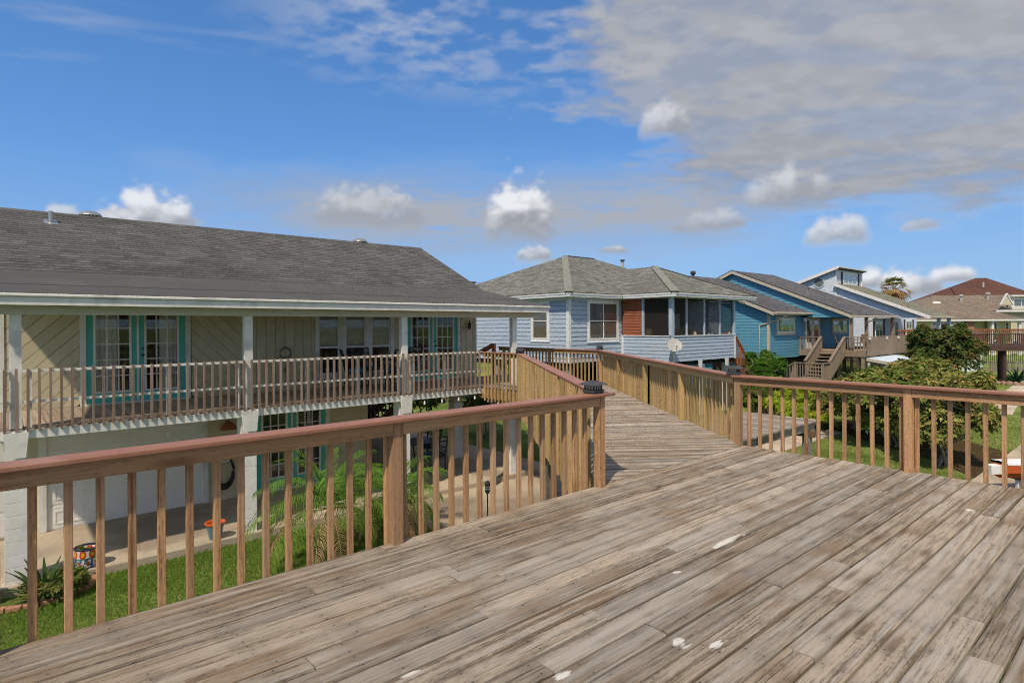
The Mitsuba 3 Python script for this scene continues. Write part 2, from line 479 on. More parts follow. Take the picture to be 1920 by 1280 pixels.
mat('mat_twig', (.34, .30, .26), .9, .1)
mat('mat_water', (.035, .05, .035), .08, .5)
mat('mat_stone', weathered((.34, .22, .16), (.45, .36, .28), .7, 4.0), .9, .2)
mat('mat_reddeck', wood((.36, .13, .06), (.17, .07, .04), (.26, .13, .09), .4, .3, .05), .8, .25)
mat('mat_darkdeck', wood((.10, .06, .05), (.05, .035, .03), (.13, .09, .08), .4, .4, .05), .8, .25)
mat('mat_white_plain', (.78, .78, .77), .5, .4)
scene['mat_glass'] = {'type': 'thindielectric', 'int_ior': 1.5}
scene['mat_screen'] = {'type': 'mask', 'opacity': 0.5, 'bsdf': {'type': 'twosided', 'bsdf': {'type': 'diffuse', 'reflectance': {'type': 'rgb', 'value': [.045, .045, .045]}}}}
LEAF = {'type': 'mesh_attribute', 'name': 'vertex_color'}
scene['mat_leaf'] = {'type': 'principledthin', 'base_color': LEAF, 'roughness': .5, 'spec_trans': 0.0, 'diff_trans': .6, 'eta': 1.4}
scene['mat_grass'] = {'type': 'principledthin', 'base_color': LEAF, 'roughness': .7, 'spec_trans': 0.0, 'diff_trans': .8, 'eta': 1.3}

# ------------------------------------------------------------------ the ground
GZ = -2.55
big = 1500.0
WATER = Polygon([(17.5, 2.9), (90, 2.9), (90, -70), (17.5, -70)])
ground = Polygon([(-big, -big), (big, -big), (big, big), (-big, big)]).difference(WATER)
structure('lawn', slab(ground, GZ - .3, GZ), 'mat_lawn')
structure('canal_bed', slab(WATER, GZ - 3.2, GZ - 3.0), 'mat_soil')
structure('canal_water', slab(WATER.buffer(-.01), GZ - .9, GZ - .72), 'mat_water')
structure('seawall', block(17.5, 90, 2.9, 3.7, GZ - 1.6, GZ + .06), 'mat_concrete')
structure('patio_walk', slab(Polygon([(6.7, 8.6), (24.0, 8.6), (24, 9.6), (12.2, 12.0), (12.2, 21), (6.75, 21), (6.75, 11.85), (6.5, 10.4)]), GZ, GZ + .03), 'mat_concrete')
structure('canal_path', slab(Polygon([(34, 5.2), (44, 6.2), (60, 7.4), (60, 8.3), (44, 7.2), (34, 6.0)]), GZ, GZ + .03), 'mat_concrete')

# ------------------------------------------------------------------ the deck
EDGE = 3.74          # far edge of the deck (y) and its right edge (x)
RIGHT = 7.12
P1 = np.array([RIGHT, 3.79])
Q = np.array([4.36, 3.72])
R1 = np.array([12.1, 10.35])
L1 = np.array([9.32, 10.45])
wdir = unit(R1 - P1)
wn = np.array([-wdir[1], wdir[0]])

deck = thing('wooden_deck', 'large weathered grey timber deck in the foreground with white paint spots', 'deck')
row, y = 0, EDGE
while y > -2.4:
    w = .135
    y1 = y - w
    x0 = -3.4 + rng.uniform(0, 2.2)
    cuts = [-3.4]
    x = -3.4 + rng.uniform(.9, 3.2)
    while x < RIGHT - .8:
        cuts.append(x)
        x += rng.choice([2.44, 3.05, 3.66, 4.27]) + rng.uniform(-.15, .15)
    cuts.append(RIGHT + .03 + rng.uniform(-.012, .012))
    for a, b in zip(cuts, cuts[1:]):
        dz = rng.uniform(-.003, .003)
        tilt = rng.uniform(-.02, .02)
        o = np.array([(a + b) / 2, (y + y1) / 2 + rng.uniform(-.001, .001), -.019 + dz])
        ex = unit([1, rng.uniform(-.0006, .0006), rng.uniform(-.0008, .0008)])
        ey = unit(np.cross([0, tilt, 1], ex))
        put(f'{deck}__board', Bag().add(ring_prism(rect_prof(w - rng.uniform(0, .003), .036, .008), b - a - .005), (o, ex, ey, np.cross(ex, ey))), 'mat_deck')
    y = y1 - rng.uniform(.0075, .013)
    row += 1
for yy in np.arange(-2.2, EDGE, 1.9):
    put(f'{deck}__joist', block(-3.4, RIGHT - .02, yy, yy + .04, -.30, -.042), 'mat_joist')
for xx in np.arange(-3.2, RIGHT, .8):
    put(f'{deck}__joist', block(xx, xx + .04, -2.3, EDGE - .07, -.24, -.043), 'mat_joist')
put(f'{deck}__rim', block(-3.4, Q[0] + .05, EDGE - .055, EDGE - .015, -.30, -.042), 'mat_fence')
put(f'{deck}__rim', block(RIGHT - .03, RIGHT + .01, -2.3, EDGE, -.30, -.044), 'mat_fence')
for px, py in ((-2.5, 3.3), (1.5, 3.3), (4.9, 3.3), (6.8, 3.4), (6.8, -.5), (1.5, -1.8)):
    put(f'{deck}__post', block(px - .07, px + .07, py - .07, py + .07, GZ, -.31), 'mat_greywood')

# walkway: boards across its own direction, cut to the outline
walk = thing('walkway', 'timber walkway leading from the deck to the khaki house balcony', 'walkway')
outline = Polygon([(Q[0] + .02, EDGE + .004), (RIGHT + .03, EDGE + .004), tuple(R1 + [.03, 0]), (R1[0] + .03, 14.4), (11.2, 14.4), (11.2, 12.06), (9.33, 12.06), tuple(L1)])
cen = (Q + P1) / 2
loc = affinity.affine_transform(outline, [wdir[0], wdir[1], wn[0], wn[1], -cen @ wdir, -cen @ wn])
fr = (np.array([cen[0], cen[1], 0]), np.array([*-wn, 0]), np.array([*wdir, 0]), UP)
s = loc.bounds[0]
while s < loc.bounds[2]:
    strip = loc.intersection(sbox(s, -9, s + .137, 9))
    # plank frame: x across the walkway (-wn), y along it
    strip = affinity.affine_transform(strip, [0, -1, 1, 0, 0, 0])
    if strip.area > .003:
        mid = s + .0685
        sh = affinity.translate(strip, 0, -mid)
        dz = rng.uniform(-.003, .003)
        o = fr[0] + fr[2] * mid + UP * dz
        put(f'{walk}__board', slab(sh, -.037, 0, (o, fr[1], fr[2], UP)), 'mat_deck')
    s += .137 + rng.uniform(.008, .014)
for off in (-1.05, 0, 1.05):
    a, b = cen + wn * off + wdir * .3, cen + wn * off + wdir * 7.6
    put(f'{walk}__joist', bar([*a, -.165], [*b, -.165], .04, .24), 'mat_joist')
put(f'{walk}__joist', block(9.4, 12.05, 11.0, 11.05, -.28, -.04), 'mat_joist')
for a, b in ((Q + [.05, .03], L1), (P1 + [.03, .05], R1)):
    put(f'{walk}__rim', bar([*a, -.165], [*b, -.165], .038, .24), 'mat_fence')
put(f'{walk}__rim', bar([*L1, -.165], [9.32, 12.0, -.165], .038, .24), 'mat_fence')
put(f'{walk}__rim', bar([*R1, -.165], [12.1, 14.4, -.165], .038, .24), 'mat_fence')
for px, py in ((9.75, 9.85), (11.6, 11.0), (8.9, 6.9), (7.0, 7.2), (11.9, 14.0), (9.5, 11.7)):
    put(f'{walk}__post', block(px - .06, px + .06, py - .06, py + .06, GZ + .03, -.285), 'mat_white_block' if (px, py) == (9.75, 9.85) else 'mat_greywood')

# ------------------------------------------------------------------ railings
CAPZ = .892


def railing(name, label, p0, p1, posts, outer, bottom=-.30, spacing=.14, group='railings of the deck and walkway', first_gap=.1, cap_ext=(0, 0), wmat='mat_rail', bal=True, bmat=None):
    p0, p1 = np.asarray(p0, float), np.asarray(p1, float)
    t = thing(name, label, 'railing')
    d = unit(p1 - p0)
    ln = np.linalg.norm(p1 - p0)
    o = np.asarray(outer, float)
    P = lambda s, off, z: np.array([*(p0 + d * s + o * off), z])
    for s in posts:
        put(f'{t}__post', bar(P(s, 0, -.34), P(s, 0, CAPZ - .032), .078, .078, up=(d[0], d[1], 0), c=.004), wmat)
    ends = [-.02] + [x for s in posts for x in (s - .040, s + .040)] + [ln + .02]
    for a, b in zip(ends[::2], ends[1::2]):
        if b - a > .08:
            put(f'{t}__rail', bar(P(a, -.022, CAPZ - .0755), P(b, -.022, CAPZ - .0755), .038, .089, c=.003), wmat)
    put(f'{t}__cap', bar(P(-cap_ext[0], -.005, CAPZ - .0145), P(ln + cap_ext[1], -.005, CAPZ - .0145), .16, .029, c=.006), 'mat_cap')
    s = first_gap
    while bal and s < ln - .03:
        if all(abs(s - q) > .03 for q in posts):
            j = rng.uniform(-.004, .004)
            put(f'{t}__baluster', bar(P(s + j, .064, bottom + rng.uniform(-.012, .012)), P(s + rng.uniform(-.003, .003), .064, CAPZ - .032), .037, .037, up=(d[0], d[1], 0), c=.003), bmat or wmat)
        s += spacing
    return t


rl = railing('deck_railing', 'brown timber railing along the far left edge of the deck', (-3.4, 3.70), (4.36, 3.70), [1.15, 3.335, 5.515, 7.715], (0, 1), first_gap=.017, cap_ext=(0, .09))
rr = railing('deck_railing', 'brown timber railing along the right edge of the deck in front of the shrubs', (RIGHT, 3.79), (RIGHT, -2.3), [.0, 1.87, 3.75, 5.6], (1, 0), first_gap=.11, cap_ext=(.04, 0))
wl = np.linalg.norm(L1 - Q)
rwl = railing('walkway_railing', 'close-boarded left railing of the walkway seen from its outer side', Q + wdir * .12, L1, [.02, 2.0, 4.0, 6.0, np.linalg.norm(L1 - Q - wdir * .12) - .03], wn, bottom=-.47, first_gap=.16, cap_ext=(.05, .05), wmat='mat_fence')
rwr = railing('walkway_railing', 'right railing of the walkway with four posts on its sunny inner side', P1 + wdir * .09, R1, [1.98, 4.0, 6.1, np.linalg.norm(R1 - P1) - .12], -wn, bottom=-.47, first_gap=.05, cap_ext=(.09, .05), wmat='mat_fence')
rbl = railing('walkway_railing', 'short railing joining the walkway to the white balcony', L1 + [0, .06], (9.32, 11.86), [], (-1, 0), bottom=-.34, first_gap=.08, cap_ext=(.06, .02), wmat='mat_fence')
rbr = railing('walkway_railing', 'far railing of the walkway landing in front of the pale blue house', R1 + [0, .06], (12.1, 14.5), [1.86, 3.9], (1, 0), bottom=-.34, first_gap=.1, cap_ext=(.06, .02), wmat='mat_fence')
# stair rail going down behind the balcony's end post
sr = thing('stair_railing', 'dark brown sloping stair rail behind the balcony end post', 'railing')
put(f'{sr}__rail', bar([12.0, 14.75, .93], [10.6, 17.1, -.5], .09, .14), 'mat_reddeck')
put(f'{sr}__post', block(11.95, 12.05, 14.66, 14.75, GZ + .03, .98), 'mat_reddeck')


def post_light(x, y, z, yaw, label):
    t = thing('solar_post_light', label, 'post light', 'solar lights on the railing posts')
    c, s_ = math.cos(yaw), math.sin(yaw)
    fr = (np.array([x, y, z]), np.array([c, s_, 0]), np.array([-s_, c, 0]), UP)

    def frustum(a, b, z0, z1):
        p = np.array([[-1, -1], [1, -1], [1, 1], [-1, 1.]])
        lo, hi = np.c_[p * a, np.full(4, z0)], np.c_[p * b, np.full(4, z1)]
        tri = []
        for i in range(4):
            j = (i + 1) % 4
            tri += [[lo[i], lo[j], hi[j]], [lo[i], hi[j], hi[i]]]
        tri += [[lo[0], lo[2], lo[1]], [lo[0], lo[3], lo[2]], [hi[0], hi[1], hi[2]], [hi[0], hi[2], hi[3]]]
        return np.array(tri)
    b = Bag()
    b.add(frustum(.062, .062, 0, .012), fr).add(frustum(.071, .073, .012, .032), fr).add(frustum(.073, .062, .032, .042), fr)
    put(f'{t}__base', b, 'mat_lamp_grey')
    put(f'{t}__lens', Bag().add(frustum(.052, .052, .042, .082), fr), 'mat_lamp_glass')
    for sx, sy in ((1, 1), (1, -1), (-1, 1), (-1, -1)):
        put(f'{t}__frame_bar', Bag().add(frustum(.006, .006, .042, .082) + np.array([sx * .054, sy * .054, 0]), fr), 'mat_black')
    for k in (-.018, .018):
        for q in (1, -1):
            put(f'{t}__frame_bar', Bag().add(frustum(.004, .003, .042, .082) + np.array([k, q * .0545, 0]), fr), 'mat_black')
            put(f'{t}__frame_bar', Bag().add(frustum(.003, .004, .042, .082) + np.array([q * .0545, k, 0]), fr), 'mat_black')
    put(f'{t}__roof', Bag().add(frustum(.103, .099, .082, .087), fr).add(frustum(.099, .042, .087, .117), fr), 'mat_lamp_grey')
    put(f'{t}__solar_panel', Bag().add(frustum(.034, .034, .117, .120), fr), 'mat_solar')


post_light(4.25, 3.72, CAPZ, 0, 'grey solar light on the end post of the left deck railing')
post_light(RIGHT + .02, 3.86, CAPZ, .2, 'grey solar light on the corner post of the right deck railing')
post_light(R1[0], R1[1], CAPZ, .3, 'small grey solar light on the far right walkway post')
post_light(L1[0], L1[1], CAPZ, .1, 'small grey solar light where the walkway meets the balcony')

# lower landing beyond the right railing
lp = thing('lower_landing', 'low grey plank landing below the walkway on the right', 'deck')
for x in np.arange(10.6, 16.35, .146):
    put(f'{lp}__board', block(x, x + .139, 6.45 + rng.uniform(-.012, .012), 8.75, -1.04, -1.0, c=.004), 'mat_greywood')
put(f'{lp}__rim', block(10.6, 16.25, 6.52, 6.56, -1.24, -1.045), 'mat_greywood')
put(f'{lp}__rim', block(10.6, 16.25, 8.62, 8.66, -1.24, -1.045), 'mat_greywood')
put(f'{lp}__rim', block(16.22, 16.26, 6.57, 8.61, -1.24, -1.045), 'mat_greywood')
put(f'{lp}__beam', block(15.9, 16.05, 6.4, 8.6, -1.40, -1.245), 'mat_joist')
for px, py in ((15.97, 6.6), (15.97, 8.4), (12.2, 6.7), (12.2, 8.4)):
    put(f'{lp}__post', block(px - .09, px + .09, py - .09, py + .09, GZ, -1.405), 'mat_greywood')

# ------------------------------------------------------------------ building helpers
X3, Y3, Z3 = np.eye(3)


def front(y, x=0.0, z=0.0):
    """Frame of an upright wall that looks towards -y: local x = x, local y = z, outwards = -y."""
    return (np.array([x, y, z], float), X3, Z3, -Y3)


def west(x, y=0.0, z=0.0):
    """Frame of an upright wall that looks towards -x: local x = -y."""
    return (np.array([x, y, z], float), -Y3, Z3, -X3)


def at(fr, p):
    return fr[0] + p[0] * fr[1] + p[1] * fr[2] + p[2] * fr[3]


def courses(holder, region, fr, pitch, th, material, piece='plank', y0=None, taper=.7, bag=None, step=None, gap=.0):
    """Lapped boards (each an entry) or, with a bag and a step, shingle tabs (one mesh) over a region of a wall or roof plane."""
    x0, ya, x1, yb = region.bounds
    y = ya if y0 is None else y0
    prep = region.buffer(1e-6)
    k = 0
    while y < yb - 1e-3:
        xs = [x0, x1]
        if step:
            xs = [x0 - rng.uniform(0, step)]
            while xs[-1] < x1:
                xs.append(xs[-1] + step * rng.uniform(.72, 1.28))
        for a, b in zip(xs, xs[1:]):
            cell = sbox(a, y, b, y + pitch - gap)
            if not prep.intersects(cell):
                continue
            pg = cell if prep.contains(cell) else region.intersection(cell)
            if pg.area < 2e-3 * pitch:
                continue
            for g in getattr(pg, 'geoms', [pg]):
                if g.geom_type != 'Polygon' or g.area < 1e-4:
                    continue
                if len(g.exterior.coords) == 5 and not g.interiors:
                    c = np.array(g.exterior.coords)[:4]
                    if Polygon(c).exterior.is_ccw is False:
                        c = c[::-1]
                    lo, hi = np.c_[c, np.zeros(4)], np.c_[c, np.full(4, th)]
                    tri = [[hi[0], hi[1], hi[2]], [hi[0], hi[2], hi[3]]]
                    for i in range(4):
                        j = (i + 1) % 4
                        tri += [[lo[i], lo[j], hi[j]], [lo[i], hi[j], hi[i]]]
                    tri = np.array(tri)
                else:
                    m = trimesh.creation.extrude_polygon(g, th, engine='earcut')
                    tri = m.triangles.copy()
                tri[..., 2] *= 1 - taper * np.clip((tri[..., 1] - y) / pitch, 0, 1)
                tri[..., 2] += .001
                num = rng.randrange(240)
                if bag is not None:
                    bag.add(tri, fr, num)
                else:
                    mid = np.array([(a + b) / 2, y, 0]) if b - a < 3 else np.array([x0, y, 0])
                    bb = Bag().add(tri - mid, (at(fr, mid), fr[1], fr[2], fr[3]), num)
                    put(f'{holder}__{piece}', bb, material)
        y += pitch
        k += 1


def roof_plane(holder, pts, material, thick=.09, tabs=None, name='roof'):
    """A pitched plane; pts start with the eave from left to right as seen from outside."""
    p = np.asarray(pts, float)
    ex = unit(p[1] - p[0])
    n = unit(np.cross(p[1] - p[0], p[2] - p[0]))
    ey = np.cross(n, ex)
    loc = Polygon(np.c_[(p - p[0]) @ ex, (p - p[0]) @ ey])
    fr = (p[0], ex, ey, n)
    key = put(f'{holder}__{name}', slab(loc, -thick, -.004, fr), material)
    if tabs:
        b = Bag()
        courses(None, loc, fr, .145, .011, None, bag=b, step=tabs)
        put(f'{key}__shingles', b, material, stuff=True)
    return key


def window(holder, fr, x0, x1, z0, z1, cols=1, rows=2, frame_mat='mat_white_plain', fw=.055, depth=.05, behind='mat_room', back=.02, glass=True, trim=None, tw=.1, sill=False, name='window', widths=None, behind_name='interior'):
    """A window set on the wall plane: trim, frame bars, panes and what is seen behind them, each a sub-part."""
    w = thing_part(holder, name)
    b = Bag()
    L = lambda a, c, e, f, d0, d1: slab(sbox(a, c, e, f), d0, d1, fr, b)
    if trim:
        tb = Bag()
        for q in ((x0 - tw, z0 - tw, x0, z1 + tw), (x1, z0 - tw, x1 + tw, z1 + tw), (x0, z1, x1, z1 + tw), (x0, z0 - tw, x1, z0)):
            slab(sbox(*q), 0, .034, fr, tb)
        if sill:
            slab(sbox(x0 - tw * 1.3, z0 - tw * 1.25, x1 + tw * 1.3, z0 - tw), 0, .07, fr, tb)
        put(f'{w}__trim', tb, trim)
    edges = np.linspace(x0 + fw, x1 - fw + fw * .6, cols + 1) if widths is None else x0 + fw + np.cumsum([0] + list(widths)) / sum(widths) * (x1 - x0 - fw * 1.4)
    zs = np.linspace(z0 + fw, z1 - fw + fw * .6, rows + 1)
    L(x0, z0, x0 + fw, z1, 0, depth), L(x1 - fw, z0, x1, z1, 0, depth)
    L(x0 + fw, z1 - fw, x1 - fw, z1, 0, depth - .002), L(x0 + fw, z0, x1 - fw, z0 + fw, 0, depth - .002)
    for e in edges[1:-1]:
        L(e - fw * .6, z0 + fw, e, z1 - fw, 0, depth - .004)
    for e in zs[1:-1]:
        L(x0 + fw, e - fw * .6, x1 - fw, e, 0, depth - .006)
    put(f'{w}__frame', b, frame_mat)
    if behind:
        put(f'{w}__{behind_name}', slab(sbox(x0 + .01, z0 + .01, x1 - .01, z1 - .01), back - .012, back - .006, fr), behind)
    if glass:
        for a, c in zip(edges, edges[1:]):
            for e, f in zip(zs, zs[1:]):
                put(f'{w}__pane', quad(fr, a, e, c - fw * .6, f - fw * .6, depth - .018), 'mat_glass')
    return w


def quad(fr, x0, z0, x1, z1, d):
    c = [at(fr, (a, b, d)) for a, b in ((x0, z0), (x1, z0), (x1, z1), (x0, z1))]
    return Bag().add(np.array([[c[0], c[1], c[2]], [c[0], c[2], c[3]]]))


def thing_part(holder, name):
    """A part with sub-parts but no mesh of its own: just its key."""
    return fresh(f'{holder}__{name}')


def wavy(fr, x0, x1, z0, z1, d, amp=.03, waves=9, n=60):
    xs = np.linspace(x0, x1, n)
    ph = rng.uniform(0, 6)
    dd = d + amp * np.sin((xs - x0) / (x1 - x0) * waves * 2 * np.pi + ph) * (1 + .4 * np.sin(xs * 11))
    lo = np.array([at(fr, (x, z0, q)) for x, q in zip(xs, dd)])
    hi = np.array([at(fr, (x, z1, q)) for x, q in zip(xs, dd)])
    v = np.vstack([lo, hi])
    f = []
    for i in range(n - 1):
        f += [[i, i + 1, n + i + 1], [i, n + i + 1, n + i]]
    return trimesh.Trimesh(v, f, process=False)


# ------------------------------------------------------------------ the khaki house with the balcony
kh = thing('khaki_house', 'khaki two-storey house with grey shingle roof, white balcony and turquoise french doors', 'house')
F = front(14.5)
door_a, door_b, win = sbox(1.3, 0, 3.08, 2.06), sbox(8.68, 0, 10.41, 2.06), sbox(6.1, .33, 8.15, 2.02)
up = sbox(-.02, -.02, 11.1, 2.62)
kw = put(f'{kh}__wall', slab(up.difference(door_a).difference(door_b).difference(win), -.12, 0, F), 'mat_groove_shade')


def diagonal(region, sign, pitch=.205):
    x0, z0, x1, z1 = region.bounds
    s = -6
    while s < 9:
        st = Polygon([(-9, -9 * sign + s), (9, 9 * sign + s), (9, 9 * sign + s + pitch * 1.41 - .014), (-9, -9 * sign + s + pitch * 1.41 - .014)])
        g = region.intersection(affinity.translate(st, x0, 0))
        if g.area > .002:
            put(f'{kw}__plank', slab(g, 0, .018, F), 'mat_khaki')
        s += pitch * 1.41


diagonal(sbox(.06, 0, 1.2, 2.6), 1)
diagonal(sbox(3.2, 0, 4.35, 2.6), -1)
for a, b, z0, z1 in ((4.36, 5.99, 0, 2.6), (6.0, 8.25, 0, .22), (8.26, 8.58, 0, 2.6), (10.54, 11.04, 0, 2.6), (1.2, 3.2, 2.16, 2.6), (6.0, 8.25, 2.12, 2.6), (8.6, 10.53, 2.16, 2.6)):
    x = a
    while x < b - .02:
        e = min(x + .212, b)
        put(f'{kw}__plank', slab(sbox(x, z0, e, z1), 0, .018, F), 'mat_khaki')
        x += .224
put(f'{kh}__corner_board', block(-.04, .06, 14.46, 14.52, 0, 2.5), 'mat_white')
put(f'{kh}__corner_board', block(11.04, 11.12, 14.46, 14.58, 0, 2.6), 'mat_khaki_trim')
put(f'{kh}__side_wall', slab(Polygon([(-21.6, -.02), (-14.62, -.02), (-14.62, 2.55), (-18.1, 4.2), (-21.6, 2.55)]), -.1, 0, (np.array([11.1, 0, 0.]), -Y3, Z3, -X3)), 'mat_khaki')
put(f'{kh}__side_wall', slab(Polygon([(-21.6, -.02), (-14.62, -.02), (-14.62, 2.55), (-18.1, 4.2), (-21.6, 2.55)]), 0, .1, (np.array([-.02, 0, 0.]), -Y3, Z3, -X3)), 'mat_khaki')
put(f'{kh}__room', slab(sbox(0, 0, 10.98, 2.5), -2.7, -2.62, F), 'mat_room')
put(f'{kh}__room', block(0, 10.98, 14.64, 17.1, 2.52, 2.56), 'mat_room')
put(f'{kh}__back_wall', block(-.02, 11.1, 21.5, 21.6, -.02, 2.55), 'mat_khaki')


def french(holder, fr, x0, x1, z0, z1, zg, rows=5, cols=3, trim=True, curtains=True, dark=False):
    """A pair of glazed door leaves."""
    d = thing_part(holder, 'french_door')
    mid = (x0 + x1) / 2
    fb, gb = Bag(), Bag()
    gz1 = z1 - .19
    for s in (0, 1):
        a, b = (x0, mid - .012) if s == 0 else (mid + .012, x1)
        ga, gb_ = (a + .15, b - .13) if s == 0 else (a + .13, b - .15)
        leaf = sbox(a, z0 + .03, b, z1).difference(sbox(ga, zg, gb_, gz1))
        lf = put(f'{d}__leaf', slab(leaf, -.05, -.008, fr), 'mat_teal')
        g = Bag()
        slab(sbox(ga - .03, zg - .03, gb_ + .03, gz1 + .03).difference(sbox(ga + .012, zg + .012, gb_ - .012, gz1 - .012)), -.03, .004, fr, g)
        xs, zs = np.linspace(ga, gb_, cols + 1), np.linspace(zg, gz1, rows + 1)
        for x in xs[1:-1]:
            slab(sbox(x - .011, zg, x + .011, gz1), -.03, 0, fr, g)
        for z in zs[1:-1]:
            slab(sbox(ga, z - .011, gb_, z + .011), -.03, -.002, fr, g)
        put(f'{d}__grille', g, 'mat_white')
        for p, q in zip(xs, xs[1:]):
            for r, t in zip(zs, zs[1:]):
                put(f'{d}__pane', quad(fr, p + .01, r + .01, q - .01, t - .01, -.02), 'mat_glass')
    put(f'{d}__astragal', slab(sbox(mid - .02, z0 + .03, mid + .02, z1), -.05, .01, fr), 'mat_white')
    for z, r in ((z0 + .98, .028), (z0 + 1.12, .022)):
        m = lathe([(0, 0), (r * .7, 0), (r * .5, .02), (r, .035), (r * .9, .055), (0, .06)], 14)
        m.apply_transform(np.array([[*np.r_[fr[1][0], fr[2][0], fr[3][0]], 0], [*np.r_[fr[1][1], fr[2][1], fr[3][1]], 0], [*np.r_[fr[1][2], fr[2][2], fr[3][2]], 0], [0, 0, 0, 1.]]))
        m.apply_translation(at(fr, (mid + .085, z, -.01)))
        put(f'{d}__handle', m, 'mat_black', smooth=40)
    put(f'{d}__threshold', slab(sbox(x0 - .08, z0 - .02, x1 + .08, z0 + .028), -.05, .10, fr), 'mat_white')
    if trim:
        put(f'{d}__trim', slab(sbox(x0 - .1, z0, x0, z1 + .1), -.05, .03, fr), 'mat_white')
        put(f'{d}__trim', slab(sbox(x1, z0, x1 + .1, z1 + .1), -.05, .03, fr), 'mat_white')
        put(f'{d}__trim', slab(sbox(x0, z1, x1, z1 + .1), -.05, .028, fr), 'mat_white')
    return d


da = french(kh, F, 1.3, 3.08, 0, 2.06, .25)
db = french(kh, F, 8.68, 10.41, 0, 2.06, .28)
for a, b in ((1.42, 1.85), (2.62, 2.98)):
    put(f'{da}__curtain', wavy(F, a, b, .1, 2.1, -.22, .03, 5), 'mat_curtain', smooth=True)
put(f'{db}__curtain', wavy(F, 8.78, 9.02, .1, 2.1, -.24, .03, 3), 'mat_curtain', smooth=True)

# triple window with wide white casing
tw = thing_part(kh, 'triple_window')
put(f'{tw}__casing', slab(sbox(6.0, .22, 8.25, 2.12).difference(sbox(6.1, .33, 6.66, 2.02)).difference(sbox(6.83, .33, 7.4, 2.02)).difference(sbox(7.58, .33, 8.15, 2.02)), -.02, .03, F), 'mat_white')
for a, b in ((6.1, 6.66), (6.83, 7.4), (7.58, 8.15)):
    put(f'{tw}__sash', slab(sbox(a, .33, b, 2.02).difference(sbox(a + .03, .37, b - .03, 1.0)).difference(sbox(a + .03, 1.05, b - .03, 1.98)), -.05, -.012, F), 'mat_white_plain')
    put(f'{tw}__pane', quad(F, a + .03, .37, b - .03, 1.0, -.03), 'mat_glass')
    put(f'{tw}__pane', quad(F, a + .03, 1.05, b - .03, 1.98, -.022), 'mat_glass')
    bl = Bag()
    z = 2.0
    stop = 1.02
    while z > stop:
        bar(at(F, (a + .03, z, -.085)), at(F, (b - .03, z, -.085)), .026, .002, up=(0, .75, .65), bag=bl)
        z -= .0235
    bar(at(F, (a + .03, stop, -.085)), at(F, (b - .03, stop, -.085)), .025, .02, bag=bl)
    put(f'{tw}__blind', bl, 'mat_blind')

# roof
put(f'{kh}__porch_roof', sheet3([(-.36, 11.56, 2.085), (11.43, 11.56, 2.085), (11.43, 14.56, 2.665), (-.36, 14.56, 2.665)], .05), 'mat_felt')
put(f'{kh}__porch_roof__lap', sheet3([(-.36, 12.54, 2.281), (11.43, 12.54, 2.281), (11.43, 14.60, 2.679), (-.36, 14.60, 2.679)], .012), 'mat_felt')
put(f'{kh}__porch_ceiling', sheet3([(-.3, 11.98, 1.975), (11.2, 11.98, 1.975), (11.2, 14.48, 2.52), (-.3, 14.48, 2.52)], .02), 'mat_white')
roof_plane(kh, [(-.36, 14.50, 2.655), (11.43, 14.50, 2.655), (11.43, 18.1, 4.345), (-.36, 18.1, 4.345)], 'mat_shingle', .1, tabs=.33)
put(f'{kh}__roof', sheet3([(11.43, 21.8, 2.6), (-.36, 21.8, 2.6), (-.36, 18.1, 4.34), (11.43, 18.1, 4.34)], .1), 'mat_shingle')
b = Bag()
x = -.36
while x < 11.4:
    for sgn in (1,):
        sheet3([(x, 17.97, 4.30), (min(x + .3, 11.43), 17.97, 4.30), (min(x + .3, 11.43), 18.1, 4.372), (x, 18.1, 4.372)], .012, b)
        sheet3([(min(x + .3, 11.43), 18.24, 4.29), (x, 18.24, 4.29), (x, 18.1, 4.372), (min(x + .3, 11.43), 18.1, 4.372)], .012, b)
    x += .17
put(f'{kh}__ridge_cap', b, 'mat_shingle', stuff=True)
put(f'{kh}__fascia', block(-.35, 11.42, 11.585, 11.62, 1.905, 2.028), 'mat_white')
put(f'{kh}__drip_edge', block(-.36, 11.44, 11.545, 11.60, 2.031, 2.08, c=.012), 'mat_white')
put(f'{kh}__soffit', block(-.35, 11.40, 11.622, 11.97, 1.965, 1.98), 'mat_khaki_trim')
put(f'{kh}__beam', block(-.35, 11.23, 11.86, 11.98, 1.765, 1.963), 'mat_khaki_trim')
for zz, yy in ((2.5, 0),):
    put(f'{kh}__rake_board', bar([11.41, 14.55, 2.53], [11.41, 18.08, 4.19], .03, .16), 'mat_white')
    put(f'{kh}__rake_board', bar([11.41, 11.65, 1.97], [11.41, 14.5, 2.52], .03, .12), 'mat_white')
pv = put(f'{kh}__vent_pipe', lathe([(0, 4.0), (.05, 4.0), (.05, 4.28), (.043, 4.28), (.043, 4.2), (0, 4.2)], 20, (.91, 17.39, 0)), 'mat_metal', smooth=40)
put(f'{pv}__flashing', sheet3([(.78, 17.26, 3.965), (1.04, 17.26, 3.965), (1.04, 17.54, 4.097), (.78, 17.54, 4.097)], .01), 'mat_metal')
for vx in (1.75, 9.15):
    dv = put(f'{kh}__roof_vent', lathe([(0, 4.12), (.21, 4.12), (.23, 4.16), (.23, 4.39), (.25, 4.40), (.22, 4.46), (.12, 4.51), (0, 4.52)], 24, (vx, 18.3, 0)), 'mat_metal', smooth=40)
    fb = Bag()
    for k in range(20):
        a = k * math.pi / 10
        c, s_ = math.cos(a), math.sin(a)
        bar([vx + .245 * c, 18.3 + .245 * s_, 4.2], [vx + .25 * math.cos(a + .15), 18.3 + .25 * math.sin(a + .15), 4.39], .03, .008, up=(c, s_, 0), bag=fb)
    put(f'{dv}__fins', fb, 'mat_dark')

